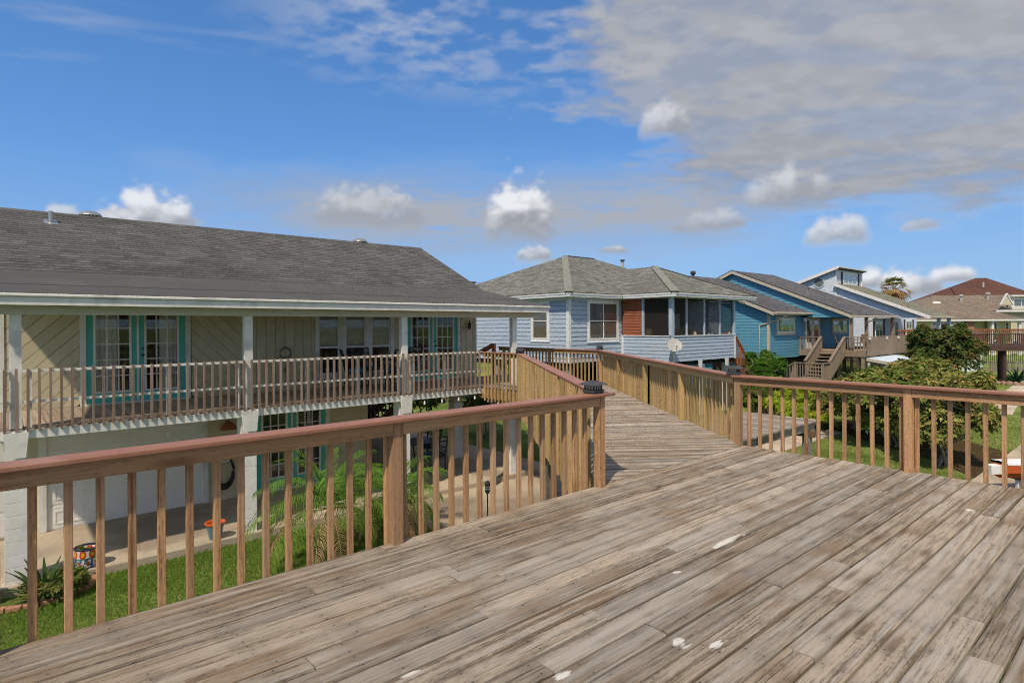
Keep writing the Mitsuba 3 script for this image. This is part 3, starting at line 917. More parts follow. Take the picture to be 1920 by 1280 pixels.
# balcony: boards across, fascia, posts, pickets
bl = thing_part(kh, 'balcony')
x = -.3
while x < 11.05:
    put(f'{bl}__board', block(x, x + .139, 11.9 if x < 9.3 else 12.07, 14.47, -.04 + rng.uniform(-.002, .002), -.002), 'mat_balcony')
    x += .146
put(f'{kh}__floor_frame', block(-.3, 11.1, 11.95, 21.6, -.15, -.045), 'mat_khaki_trim')
put(f'{bl}__fascia', block(-.3, 9.30, 11.86, 11.90, -.165, -.03), 'mat_white')
PX = (.18, 3.62, 7.06, 10.44)
for px in PX:
    put(f'{kh}__porch_post', block(px - .075, px + .075, 11.90, 12.03, 0 if px < 9 else .001, 1.764), 'mat_white')
    tz = Polygon([(px - .155, -.055), (px + .155, -.055), (px + .118, -.445), (px - .118, -.445)])
    if px < 9:
        put(f'{kh}__bracket', slab(tz, 0, .045, front(11.858)), 'mat_white')
    pl = thing_part(kh, 'pillar')
    z = GZ if px > 9 else GZ
    top = -.17
    while z < top - .02:
        e = min(z + .2, top)
        put(f'{pl}__block', block(px - .14, px + .14, 11.925, 12.19, z, e - .004, c=.004), 'mat_white_block')
        z = e
for px, py in ((10.42, 14.62), (7.4, 17.6), (10.42, 17.6)):
    pl = thing_part(kh, 'pillar')
    z = GZ
    while z < -.3:
        e = min(z + .2, -.155)
        put(f'{pl}__block', block(px - .15, px + .15, py - .15, py + .15, z, e - .004, c=.004), 'mat_white_block' if z < -.75 else 'mat_khaki_trim')
        z = e
x = .05
whites = [.36, 2.24, 3.44, 3.8, 4.76, 5.87, 6.9, 7.22, 8.19, 9.24]
while x < 9.28:
    put(f'{bl}__picket', block(x - .018, x + .018, 11.815, 11.85, -.05 + rng.uniform(-.01, .01), .925 + rng.uniform(-.006, .006)), 'mat_picket')
    x += .1385
for x in whites:
    put(f'{bl}__upright', block(x - .018, x + .018, 11.895, 11.93, -.0, .862), 'mat_white')
ends = [-.3] + [e for px in PX[:3] for e in (px - .077, px + .077)] + [9.3]
for a, b in zip(ends[::2], ends[1::2]):
    for z in (.885, .41):
        put(f'{bl}__rail', block(a, b, 11.853, 11.893, z - .02, z + .02), 'mat_white')

# ground floor
G = front(14.6)
gd, td = sbox(.67, -2.41, 3.43, -.5), sbox(4.6, -2.39, 6.31, -.34)
gw = put(f'{kh}__ground_wall', slab(sbox(-.3, -2.42, 7.5, -.155).difference(gd).difference(td), -.12, 0, G), 'mat_khaki')
put(f'{kh}__ground_wall', block(7.38, 7.5, 14.73, 19.5, -2.42, -.155), 'mat_khaki')
put(f'{kh}__ground_wall', block(-.3, 7.5, 19.4, 19.5, -2.42, -.155), 'mat_khaki')
put(f'{kh}__added_carport_backdrop', block(7.52, 10.3, 19.4, 19.5, -2.42, -.155), 'mat_darkdeck')  # dark backdrop added so the view through the carport looks shaded
gg = put(f'{kh}__garage_door', slab(sbox(.67, -2.40, 3.43, -.5), -.06, -.03, G), 'mat_white_plain')
for r in range(4):
    for c in range(4):
        a = .71 + c * .68
        z = -2.37 + r * .47
        put(f'{gg}__panel', slab(sbox(a, z, a + .63, z + .42), -.03, -.022, G), 'mat_white_plain')
        put(f'{gg}__panel', slab(sbox(a + .08, z + .08, a + .55, z + .34).difference(sbox(a + .11, z + .11, a + .52, z + .31)), -.022, -.012, G), 'mat_white_plain')
put(f'{gg}__trim', slab(sbox(.55, -2.4, .67, -.4), -.06, .03, G), 'mat_white')
put(f'{gg}__trim', slab(sbox(3.43, -2.4, 3.55, -.4), -.06, .03, G), 'mat_white')
put(f'{gg}__trim', slab(sbox(.67, -.5, 3.43, -.4), -.06, .028, G), 'mat_white')
gs = put(f'{kh}__garage_door', slab(sbox(-.3, -2.36, .12, -.5), .0, .03, G), 'mat_white_plain')
for r in range(4):
    put(f'{gs}__panel', slab(sbox(-.28, -2.33 + r * .47, .08, -1.93 + r * .47), .03, .042, G), 'mat_white_plain')
french(kh, G, 4.6, 6.31, -2.39, -.34, -2.1)
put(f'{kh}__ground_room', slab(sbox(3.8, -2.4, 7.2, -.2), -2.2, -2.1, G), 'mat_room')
put(f'{kh}__slab', block(-.3, 11.2, 11.84, 21.5, GZ - .1, -2.405, c=.012), 'mat_concrete')

# outside stair behind the carport
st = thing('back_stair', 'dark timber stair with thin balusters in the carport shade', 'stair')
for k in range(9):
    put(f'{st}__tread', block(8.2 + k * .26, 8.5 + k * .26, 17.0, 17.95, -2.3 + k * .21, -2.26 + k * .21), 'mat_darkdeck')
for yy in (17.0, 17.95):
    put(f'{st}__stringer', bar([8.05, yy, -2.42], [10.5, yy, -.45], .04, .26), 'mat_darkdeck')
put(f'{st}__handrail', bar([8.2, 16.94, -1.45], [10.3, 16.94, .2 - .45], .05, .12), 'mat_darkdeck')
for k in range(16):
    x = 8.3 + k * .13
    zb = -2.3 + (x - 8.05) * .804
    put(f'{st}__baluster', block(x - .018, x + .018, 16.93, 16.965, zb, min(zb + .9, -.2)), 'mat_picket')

# ------------------------------------------------------------------ things on and below the balcony
def lattice_chair(x, y, z, yaw, label, group):
    t = thing('patio_chair', label, 'chair', group)
    c, s_ = math.cos(yaw), math.sin(yaw)
    fr = (np.array([x, y, z]), np.array([c, s_, 0]), np.array([-s_, c, 0]), UP)
    P = lambda a, b_, e: at(fr, (a, b_, e))
    for sx in (-.22, .22):
        put(f'{t}__leg', tube([P(sx, -.2, 0), P(sx, -.19, .42)], .014, 6), 'mat_black')
        put(f'{t}__leg', tube([P(sx, .27, 0), P(sx, .2, .42)], .014, 6), 'mat_black')
        put(f'{t}__arm', tube([P(sx * 1.1, -.2, .42), P(sx * 1.15, -.2, .64), P(sx * 1.15, .22, .66)], .012, 6), 'mat_black')
    b = Bag()
    w0, w1 = .22, .25
    R2 = lambda u, v: P(u * (w0 + (w1 - w0) * v), .22 + .13 * v, .44 + .55 * v)
    for u in (-1, 1):
        bar(R2(u, 0), R2(u, 1), .03, .03, up=fr[2], bag=b)
    for v in (.0, .78, 1):
        bar(R2(-1, v), R2(1, v), .03, .03, up=fr[2], bag=b)
    for k in range(-4, 5):
        for sg in (-1, 1):
            u0 = k / 4
            u1 = u0 + sg * .9
            f_ = 1.0
            if abs(u1) > 1:
                f_ = (sg * 1 - u0) / (sg * .9) if abs(u0) < 1 else 0
            if f_ > .05:
                bar(R2(u0, 0), R2(u0 + sg * .9 * f_, .78 * f_), .012, .008, up=fr[2], bag=b)
    for k in range(7):
        u = -.85 + k * .28
        bar(R2(u, .78), R2(u, 1), .012, .008, up=fr[2], bag=b)
    put(f'{t}__backrest', b, 'mat_black')
    put(f'{t}__seat', Bag().add(ring_prism(rect_prof(.44, .03, .008), .46), (P(0, 0, .43), fr[1], fr[2], UP)), 'mat_black')
    put(f'{t}__cushion', Bag().add(ring_prism(rect_prof(.42, .07, .025), .44), (P(0, -.01, .482), fr[1], fr[2], UP)), 'mat_cushion')
    return t


lattice_chair(6.55, 13.35, 0, 1.25, 'black lattice-back patio chair with blue cushion, left end of the balcony table', 'black patio chairs on the balcony')
lattice_chair(7.15, 14.02, 0, 0.0, 'black lattice-back patio chair with blue cushion behind the balcony table, nearer the windows', 'black patio chairs on the balcony')
lattice_chair(7.35, 12.75, 0, 3.14, 'black lattice-back patio chair with blue cushion on the near side of the balcony table', 'black patio chairs on the balcony')
lattice_chair(7.95, 13.35, 0, -1.4, 'black lattice-back patio chair with blue cushion, right end of the balcony table', 'black patio chairs on the balcony')


def iron_table(x, y, z, r, label):
    t = thing('patio_table', label, 'table')
    put(f'{t}__top', lathe([(0, .7), (r, .7), (r + .01, .715), (r, .73), (0, .73)], 30, (x, y, z)), 'mat_black', smooth=40)
    for k in range(4):
        a = k * math.pi / 2 + .6
        c, s_ = math.cos(a), math.sin(a)
        put(f'{t}__leg', tube([(x + r * .75 * c, y + r * .75 * s_, z + .7), (x + r * .5 * c, y + r * .5 * s_, z + .35), (x + r * .8 * c, y + r * .8 * s_, z)], .018, 6), 'mat_black')


iron_table(7.25, 13.4, 0, .42, 'round black iron table among the balcony chairs')
iron_table(8.9, 14.3, -2.4, .5, 'round black iron table in the shaded carport')
for k, (x, y, yaw) in enumerate(((8.2, 14.2, 1.5), (9.5, 14.7, -1.2), (8.9, 13.5, 3.0))):
    lattice_chair(x, y, -2.4, yaw, ('black patio chair left of the carport table', 'black patio chair behind the right side of the carport table', 'black patio chair in front of the carport table')[k], 'black patio chairs in the carport')

lamp = thing('porch_ceiling_lamp', 'small white ribbed globe lamp hanging under the balcony roof', 'lamp')
put(f'{lamp}__globe', lathe([(0, -.11), (.06, -.10), (.1, -.05), (.105, 0), (.08, .07), (.04, .1), (0, .1)], 20, (5.3, 13.4, 1.86)), 'mat_white_plain', smooth=60)
put(f'{lamp}__rod', tube([(5.3, 13.4, 1.96), (5.3, 13.4, 2.3)], .012, 6), 'mat_black')
put(f'{lamp}__ribs', join([tube(circle((5.3, 13.4, 1.86), .11, (math.cos(a), math.sin(a), 0), Z3), .006, 5, True) for a in np.arange(4) * math.pi / 4]), 'mat_lamp_grey')

wr = thing('wall_hose_reel', 'grey looped hose hanging on the khaki balcony wall left of the windows', 'hose')
hz = join([tube(circle((5.24, 14.44 - .022 * k, .93 - .012 * k), .12 + .010 * k, X3, Z3, 30), .010, 6, True) for k in range(3)])
put(f'{wr}__coil', hz, 'mat_greywood', smooth=True)
put(f'{wr}__hook', block(5.21, 5.27, 14.40, 14.48, 1.02, 1.08), 'mat_greywood')
fa = thing('wall_faucet', 'small dark tap low on the khaki balcony wall below the hose', 'tap')
put(f'{fa}__body', tube([(5.22, 14.48, .52), (5.22, 14.40, .52), (5.22, 14.37, .47)], .016, 7), 'mat_black')
put(f'{fa}__wheel', tube(circle((5.22, 14.42, .57), .03, X3, Y3, 10), .008, 5, True), 'mat_black')

wl_ = thing('wall_lantern', 'black iron ornament lantern on the khaki wall right of the balcony doors', 'lamp')
put(f'{wl_}__bracket', tube([(10.77, 14.48, 1.52), (10.77, 14.40, 1.50), (10.77, 14.36, 1.56)], .012, 6), 'mat_black')
put(f'{wl_}__body', lathe([(0, 1.44), (.03, 1.46), (.055, 1.5), (.05, 1.6), (.07, 1.61), (.02, 1.68), (.0, 1.76)], 6, (10.77, 14.36, 0)), 'mat_black')

# string of bulbs under the balcony's right end
sl = thing('string_lights', 'string of small white bulbs under the right end of the balcony', 'string lights')
pts = []
for a, b_, n in (((7.3, 11.84, -.17), (9.28, 11.84, -.17), 4), ((9.28, 11.8, -.22), (9.24, 10.6, -.36), 3)):
    a, b_ = np.array(a), np.array(b_)
    for k in range(n):
        f0, f1 = k / n, (k + 1) / n
        for q in np.linspace(0, 1, 6)[:-1]:
            p = a + (b_ - a) * (f0 + (f1 - f0) * q)
            pts.append(p - UP * .035 * math.sin(q * math.pi))
        m = lathe([(0, -.10), (.018, -.09), (.026, -.06), (.014, -.02), (.014, 0), (0, 0)], 10, tuple(a + (b_ - a) * (f0 + (f1 - f0) * .5) - UP * .035))
        put(f'{sl}__bulb', m, 'mat_white_plain', smooth=50)
put(f'{sl}__wire', tube(pts, .006, 5), 'mat_black')

# garage hose
hr = thing('garden_hose', 'black garden hose coiled on a white hanger beside the garage door', 'hose')
put(f'{hr}__coil', join([tube(circle((3.86, 14.54 - .02 * k, -1.72 - .03 * (k % 3)), .24 + .015 * (k % 3), X3 * .8, Z3 * 1.35, 30), .018, 6, True) for k in range(5)]), 'mat_black', smooth=True)
put(f'{hr}__hanger', slab(sbox(3.70, -1.44, 4.02, -1.28), 0, .10, front(14.58)), 'mat_white_plain')
put(f'{hr}__hanger', tube(circle((3.86, 14.46, -1.38), .13, X3, Z3, 20), .02, 6, True), 'mat_white_plain', smooth=True)
fd = thing('wall_fan', 'dark reddish domed fixture high on the garage wall beside the pillar', 'fixture')
put(f'{fd}__shade', lathe([(0, .17), (.07, .16), (.15, .08), (.18, 0), (.165, 0), (.13, .07), (.05, .14), (0, .15)], 20, (3.92, 14.35, -.76)), 'mat_reddeck', smooth=50)
put(f'{fd}__arm', tube([(3.92, 14.58, -.6), (3.92, 14.35, -.58)], .015, 6), 'mat_black')


# ------------------------------------------------------------------ leaves
def leaf_mesh(base, direction, up, length, width, fold, colours, curl=.25):
    """Many leaves at once: each two bent halves, four corners and a mid point (4 triangles)."""
    n = len(base)
    d = direction / (np.linalg.norm(direction, axis=1, keepdims=True) + 1e-9)
    s = np.cross(d, up)
    s /= np.linalg.norm(s, axis=1, keepdims=True) + 1e-9
    nn = np.cross(s, d)
    L, W = length[:, None], width[:, None]
    tip = base + d * L - nn * L * curl
    mid = base + d * L * .5
    a = mid + s * W * .5 + nn * W * fold
    b_ = mid - s * W * .5 + nn * W * fold
    v = np.stack([base, a, tip, b_, mid], 1).reshape(-1, 3)
    i = np.arange(n)[:, None] * 5
    f = np.concatenate([i + [0, 1, 4], i + [1, 2, 4], i + [2, 3, 4], i + [3, 0, 4]])
    return v, f, np.repeat(colours, 5, axis=0)


def palette(cols, n, g, jitter=.25):
    cols = np.array([c[:3] for c in cols]), np.array([c[3] for c in cols], float)
    k = g.choice(len(cols[0]), n, p=cols[1] / cols[1].sum())
    return np.clip(cols[0][k] * (1 + jitter * g.uniform(-1, 1, (n, 1))) * (1 + .08 * g.uniform(-1, 1, (n, 3))), 0, 1)


def shrub(name, label, category, x, y, rad, z0, h, whorls, size, cols, group=None, seed=0, lobes=6, stems=5, per=6, tree=False, twigs=14, trunk_r=.04):
    g = np.random.default_rng(seed)
    t = thing(name, label, category, group)
    # lobes of the crown
    cz = z0 + h * (.62 if tree else .52)
    hh = h * (.40 if tree else .50)
    lc = []
    for k in range(lobes):
        a = k * 2.399 + g.uniform(0, .8)
        q = g.uniform(.25, .62)
        lc.append((x + rad * q * math.cos(a), y + rad * q * math.sin(a), cz + hh * g.uniform(-.45, .55), rad * g.uniform(.42, .62), hh * g.uniform(.42, .62)))
    lc.append((x, y, cz, rad * .7, hh * .72))
    for q in range(lobes):
        a = g.uniform(0, 6.28)
        lc.append((x + rad * g.uniform(.4, .95) * math.cos(a), y + rad * g.uniform(.4, .95) * math.sin(a), cz + hh * g.uniform(-.2, .95), rad * g.uniform(.14, .28), hh * g.uniform(.16, .34)))
    lc = np.array(lc)
    k = g.integers(0, len(lc), whorls)
    dirs = g.normal(size=(whorls, 3))
    dirs /= np.linalg.norm(dirs, axis=1, keepdims=True)
    dirs[:, 2] = np.where(dirs[:, 2] < -.3, -dirs[:, 2], dirs[:, 2])
    rr = g.uniform(.55, 1.05, (whorls, 1)) ** .6
    c = lc[k, :3] + dirs * rr * np.c_[lc[k, 3], lc[k, 3], lc[k, 4]]
    keep = meshkit.noise(c * 2.2 / max(rad, .5) * 1.6, seed) > .27
    keep &= c[:, 2] > z0 + .05
    c, dirs = c[keep], dirs[keep]
    n = len(c)
    ax = dirs + np.array([0, 0, .7]) + g.normal(size=(n, 3)) * .3
    ax /= np.linalg.norm(ax, axis=1, keepdims=True)
    e1 = np.cross(ax, g.normal(size=(n, 3)))
    e1 /= np.linalg.norm(e1, axis=1, keepdims=True)
    e2 = np.cross(ax, e1)
    base, dr_, col = [], [], []
    pc = palette(cols, n, g)
    for j in range(per):
        a = 2 * math.pi * j / per + g.uniform(0, .7, (n, 1))
        spread = g.uniform(.6, 1.3, (n, 1))
        dd = np.cos(a) * e1 + np.sin(a) * e2 + ax * (1.15 - spread)
        base.append(c + g.normal(size=(n, 3)) * size * .15)
        dr_.append(dd)
        col.append(np.clip(pc * (1 + .18 * g.uniform(-1, 1, (n, 1))), 0, 1))
    base, dr_, col = np.concatenate(base), np.concatenate(dr_), np.concatenate(col)
    m = len(base)
    L = size * g.uniform(.7, 1.25, m)
    v, f, cv = leaf_mesh(base, dr_, np.repeat(ax[None], per, 0).reshape(-1, 3) + g.normal(size=(m, 3)) * .25, L, L * g.uniform(.34, .46, m), .12, col)
    put(f'{t}__crown', (v, f), 'mat_leaf', color=cv, stuff=True)
    for q in range(stems):
        a = g.uniform(0, 6.28)
        tgt = lc[g.integers(0, len(lc)), :3]
        p0 = np.array([x + rad * .12 * math.cos(a), y + rad * .12 * math.sin(a), z0 - .03])
        mid = (p0 + tgt) / 2 + g.normal(size=3) * [.1, .1, .05] * rad
        put(f'{t}__stem' if not tree else f'{t}__trunk', tube([p0, p0 * .6 + mid * .4, mid, tgt], np.array([1, .8, .6, .3]) * trunk_r, 7), 'mat_twig', smooth=True)
    tw_ = []
    for q in range(twigs):
        p0 = lc[g.integers(0, len(lc)), :3]
        p1 = c[g.integers(0, n)]
        tw_.append(tube([p0, (p0 + p1) / 2 + g.normal(size=3) * .08, p1], np.array([.018, .012, .007]), 5))
    if tw_:
        put(f'{t}__twigs', join(tw_), 'mat_twig', smooth=True)
    return t


OLIVE = [(.15, .21, .045, 5), (.23, .28, .07, 5), (.33, .33, .10, 3), (.40, .24, .10, .9), (.46, .20, .08, .35), (.08, .13, .035, 3)]
OLIVE2 = [(.20, .24, .055, 4), (.30, .31, .09, 4), (.40, .36, .12, 3), (.46, .27, .11, 1.3), (.10, .15, .04, 2)]
DARKG = [(.095, .15, .04, 5), (.14, .19, .055, 5), (.18, .18, .055, 2.5), (.28, .15, .06, 1.3), (.05, .085, .028, 3)]
LIME = [(.34, .46, .03, 5), (.26, .40, .03, 4), (.42, .50, .06, 2)]
GREEN = [(.07, .17, .025, 5), (.11, .22, .035, 4), (.16, .26, .05, 2), (.05, .12, .02, 3)]
gr = 'broad-leaved shrubs beyond the right railing'
shrub('hedge_shrub', 'olive and rust leaved shrub at the left end of the row, beside the lime bush', 'shrub', 25.0, 8.5, 1.7, GZ, 1.9, 3200, .20, OLIVE, gr, 1, lobes=8)
shrub('hedge_shrub', 'tall orange-tinged shrub behind the middle post of the right railing', 'shrub', 22.5, 6.4, 1.75, GZ, 2.65, 4600, .20, OLIVE, gr, 2, lobes=9, twigs=24)
shrub('hedge_shrub', 'olive shrub with bare pale twigs at the right end, above the orange boat', 'shrub', 20.5, 4.75, 1.3, GZ, 2.6, 3400, .19, OLIVE2, gr, 3, lobes=8, twigs=26)
shrub('hedge_shrub', 'rust-tipped shrub in the middle of the shrub row, behind its tallest shrub', 'shrub', 24.6, 6.0, 1.5, GZ, 2.7, 3000, .20, OLIVE2, gr, 4)
shrub('small_tree', 'dark green rounded tree standing behind the orange shrubs, before the yellow house', 'tree', 33.9, 7.7, 1.5, GZ, 3.95, 2600, .20, DARKG, None, 5, lobes=9, tree=True, stems=4, trunk_r=.09)
shrub('lime_bush', 'bright lime green bush behind the right railing', 'bush', 25.2, 11.0, 1.35, GZ, 1.75, 2600, .10, LIME, None, 6, lobes=8)
shrub('lime_bush', 'low bright lime ground cover bush in front of the shrub row', 'bush', 23.4, 9.7, 1.0, GZ, 1.0, 1500, .09, LIME, None, 16, lobes=7)
shrub('stair_shrub', 'fresh green shrub at the foot of the teal house corner', 'shrub', 26.6, 12.75, 1.05, GZ, 2.75, 2300, .15, GREEN, None, 7, lobes=8)
shrub('stair_shrub', 'dark green shrub below the grey solar light on the corner post', 'shrub', 24.9, 12.3, .9, GZ, 1.5, 1400, .14, DARKG + GREEN[:1], None, 17, lobes=7)
shrub('walkway_shrub', 'green shrub seen through the far walkway railing', 'shrub', 13.9, 13.7, .75, GZ, 2.75, 1400, .16, GREEN, None, 8)
shrub('walkway_shrub', 'dark green shrub in the side yard beyond the carport', 'shrub', 13.6, 17.0, 1.0, GZ, 1.9, 1500, .16, DARKG, None, 18)
shrub('walkway_shrub', 'deep green hedge plant behind the carport pillar', 'shrub', 12.9, 20.6, 1.1, GZ, 2.2, 1500, .18, DARKG + GREEN[:1], None, 19)
litter = structure('shrub_bed', slab(Polygon([(25.2, 9.8), (23.4, 8.0), (21.0, 5.0), (19.4, 3.75), (24, 3.75), (27, 7), (27, 9.6)]), GZ, GZ + .02), 'mat_soil')


# ------------------------------------------------------------------ palms and strap-leaved plants
def frond(p0, az, rise, length, droop, g, leaf=.34, pairs=38, width=.014, flop=0.6):
    """A feather frond: arching rib with two rows of narrow leaflets."""
    n = 14
    q = np.linspace(0, 1, n)
    hd = np.array([math.cos(az), math.sin(az), 0])
    ang = rise - droop * q ** 1.25
    st_ = length / (n - 1)
    rib = [np.array(p0, float)]
    for a in ang[:-1]:
        rib.append(rib[-1] + st_ * (hd * math.cos(a) + UP * math.sin(a)))
    rib = np.array(rib)
    u = np.linspace(.14, 1, pairs)
    pos = np.stack([np.interp(u, q, rib[:, k]) for k in range(3)], 1)
    tan = np.stack([np.interp(u, q, np.gradient(rib[:, k])) for k in range(3)], 1)
    tan /= np.linalg.norm(tan, axis=1, keepdims=True)
    side = np.cross(tan, UP)
    side /= np.linalg.norm(side, axis=1, keepdims=True) + 1e-9
    v, f = [], []
    for sg in (-1, 1):
        L = leaf * np.sin(np.clip(u * 2.6 + .35, 0, math.pi)) ** .6 * g.uniform(.8, 1.1, pairs)
        d = side * sg * .8 + tan * .65 + UP * g.uniform(-.1, .3, (pairs, 1))
        d /= np.linalg.norm(d, axis=1, keepdims=True)
        midp = pos + d * L[:, None] * .5
        tip = pos + d * L[:, None] - UP * (L * flop * g.uniform(.5, 1.3, pairs))[:, None]
        w = np.cross(d, UP + side * .3)
        w /= np.linalg.norm(w, axis=1, keepdims=True) + 1e-9
        for i in range(pairs):
            k = len(v)
            v += [pos[i] - w[i] * width * .3, pos[i] + w[i] * width * .3, midp[i] + w[i] * width * .5, midp[i] - w[i] * width * .5, tip[i]]
            f += [[k, k + 1, k + 2], [k, k + 2, k + 3], [k + 3, k + 2, k + 4]]
    m = tube(rib, np.linspace(.011, .003, n), 5)
    vv = np.vstack([np.array(v), m.vertices])
    ff = np.vstack([np.array(f), m.faces + len(v)])
    return vv, ff


def feather_palm(label, x, y, z0, height, n_green, n_dead, length, seed, group):
    g = np.random.default_rng(seed)
    t = thing('date_palm', label, 'palm', group)
    lean = np.array([g.uniform(-.12, .12), g.uniform(-.12, .12), 0])
    q = np.linspace(0, 1, 12)
    axis = np.array([x, y, z0 - .05]) + np.outer(q, lean + UP * (height + .05)) + np.outer(np.sin(q * 3), lean * .6)
    put(f'{t}__trunk', tube(axis, .045 + .012 * np.sin(q * 40) + .03 * (1 - q), 9), 'mat_trunk', smooth=False)
    top = axis[-1]
    for k in range(n_green):
        az = k * 2.39996 + g.uniform(-.2, .2)
        fr_ = k / n_green
        vv, ff = frond(top + [.03 * math.cos(az), .03 * math.sin(az), 0], az, 1.35 - 1.15 * fr_ + g.uniform(-.1, .1), length * g.uniform(.85, 1.1), 1.5 + .5 * fr_, g)
        c = np.array([.135, .27, .045]) * g.uniform(.7, 1.25) + [.03 * fr_, 0, 0]
        put(f'{t}__frond', (vv, ff), 'mat_leaf', color=np.tile(c, (len(vv), 1)) * g.uniform(.85, 1.15, (len(vv), 1)))
    for k in range(n_dead):
        az = k * 2.2 + g.uniform(-.4, .4)
        vv, ff = frond(top - UP * .06, az, .0 + g.uniform(-.2, .15), length * .9, 1.45, g, leaf=.22, flop=.9)
        c = np.array([.48, .33, .19]) * g.uniform(.7, 1.3)
        put(f'{t}__dead_frond', (vv, ff), 'mat_leaf', color=np.tile(c, (len(vv), 1)) * g.uniform(.8, 1.2, (len(vv), 1)), label='dry brown drooping frond')


gp = 'feathery palms on the lawn below the deck railing'
feather_palm('tall feathery palm on the lawn left of the middle railing post, long green fronds', 4.35, 9.75, GZ, 1.05, 26, 7, 1.45, 3, gp)
feather_palm('shorter feathery palm with brown dead fronds right of the middle railing post', 5.75, 10.25, GZ, .75, 20, 9, 1.15, 4, gp)


def rosette(name, label, x, y, z, n, length, width, seed, col, rise=(.35, 1.35), droop=.5):
    g = np.random.default_rng(seed)
    t = thing(name, label, 'plant')
    for k in range(n):
        az = k * 2.39996 + g.uniform(-.2, .2)
        ri = rise[0] + (rise[1] - rise[0]) * (k / n) + g.uniform(-.1, .1)
        L = length * g.uniform(.75, 1.15)
        m = 7
        q = np.linspace(0, 1, m)
        hd = np.array([math.cos(az), math.sin(az), 0])
        sd = np.array([-hd[1], hd[0], 0])
        p = [np.array([x, y, z]) + hd * .04]
        for a in ri - droop * q[:-1] ** 1.5:
            p.append(p[-1] + L / (m - 1) * (hd * math.cos(a) + UP * math.sin(a)))
        p = np.array(p)
        w = width * np.sin(np.clip(q * 2.3 + .6, 0, math.pi - .02)) ** .9
        v = np.concatenate([p - sd * w[:, None] / 2 + UP * (w * .25)[:, None], p, p + sd * w[:, None] / 2 + UP * (w * .25)[:, None]])
        f = []
        for i in range(m - 1):
            for o in (0, m):
                f += [[o + i, o + m + i, o + m + i + 1], [o + i, o + m + i + 1, o + i + 1]]
        c = np.array(col) * g.uniform(.7, 1.3)
        put(f'{t}__leaf', trimesh.Trimesh(v, f, process=False), 'mat_leaf', smooth=True, color=np.tile(c, (len(v), 1)))
    return t


rosette('strap_leaf_plant', 'dark green spiky strap-leaved plant in the brick edged bed by the white pillar', .50, 11.45, GZ, 42, .62, .06, 5, (.06, .11, .04))
shrub('bed_weeds', 'thin yellow-green weeds around the base of the spiky plant', 'plant', .62, 11.4, .42, GZ, .34, 420, .10, [(.13, .17, .04, 3), (.20, .2, .07, 2)], None, 23, stems=0, twigs=0)
rosette('spiky_bed_plant', 'dark green spiky plant in the stone edged bed under the far red deck', *(FW * 40.2 + RT * 34.4)[:2], GZ, 40, 1.15, .12, 6, (.035, .085, .045))

# brick edging of the bed, brick step
be = thing('bed_edging', 'curved row of pale red bricks edging the bed at the pillar', 'edging')
for k in range(11):
    a = -2.75 + k * .262
    cx, cy = .42 + .74 * math.cos(a), 11.78 + .62 * math.sin(a)
    tx, ty = unit([-.74 * math.sin(a), .62 * math.cos(a)])
    p, d = np.array([cx, cy, GZ + .035]), np.array([tx, ty, 0])
    put(f'{be}__brick', bar(p - d * .088, p + d * .088, .10, .075, c=.008), 'mat_terracotta_edge')
bs = thing('brick_step', 'dark red brick step at the far left beside the white pillar', 'step')
for r in range(5):
    for k in range(4):
        x0 = -.98 + k * .215 + (.1 if r % 2 else 0)
        put(f'{bs}__brick', block(x0, x0 + .205, 11.62, 11.83, GZ + r * .075, GZ + r * .075 + .066, c=.004), 'mat_brick')

# pots
tp = thing('painted_pot', 'hand-painted colourful glazed pot with a small plant on the concrete edge', 'flower pot')
put(f'{tp}__pot', lathe([(0, -2.4), (.115, -2.4), (.15, -2.33), (.175, -2.2), (.17, -2.10), (.185, -2.075), (.18, -2.065), (.155, -2.07), (.15, -2.14), (0, -2.14)], 36, (1.07, 12.02, 0)), 'mat_talavera', smooth=35)
put(f'{tp}__soil', lathe([(0, -2.125), (.148, -2.13), (.148, -2.14)], 24, (1.07, 12.02, 0)), 'mat_soil')
g = np.random.default_rng(8)
n = 26
ds = np.c_[g.normal(size=(n, 2)), np.abs(g.normal(size=n)) + .5]
v, f, cv = leaf_mesh(np.tile([1.02, 12.04, -2.13], (n, 1)) + g.normal(size=(n, 3)) * .025, ds, np.tile(UP, (n, 1)) + g.normal(size=(n, 3)) * .3, g.uniform(.05, .11, n), g.uniform(.02, .035, n), .1, palette(GREEN, n, g))
put(f'{tp}__plant', (v, f), 'mat_leaf', color=cv)
op = thing('blue_pot', 'slate blue flower pot with orange rim and inside, by the pillar', 'flower pot')
put(f'{op}__pot', lathe([(0, -2.4), (.10, -2.4), (.105, -2.37), (.155, -2.13)], 30, (3.03, 12.0, 0)), 'mat_potblue', smooth=35)
put(f'{op}__rim', lathe([(.155, -2.13), (.175, -2.125), (.18, -2.09), (.165, -2.085), (.14, -2.10), (.12, -2.22), (0, -2.22)], 30, (3.03, 12.0, 0)), 'mat_orange', smooth=35)
to = thing('garden_lantern', 'small black lantern on a thin stake at the patio edge', 'lantern')
put(f'{to}__stake', tube([(7.45, 9.36, GZ), (7.45, 9.36, -1.83)], .012, 6), 'mat_black')
put(f'{to}__body', lathe([(0, -1.85), (.03, -1.85), (.055, -1.8), (.055, -1.66), (.06, -1.64), (.03, -1.6), (0, -1.585)], 8, (7.45, 9.36, 0)), 'mat_black')
put(f'{to}__scroll', join([tube(circle((7.45 + .05 * math.cos(a), 9.36 + .05 * math.sin(a), -1.73), .03, (-math.sin(a), math.cos(a), 0), Z3, 12), .007, 5, True) for a in (3.4, 4.4, 5.4)]), 'mat_metal')

# grass
g = np.random.default_rng(12)


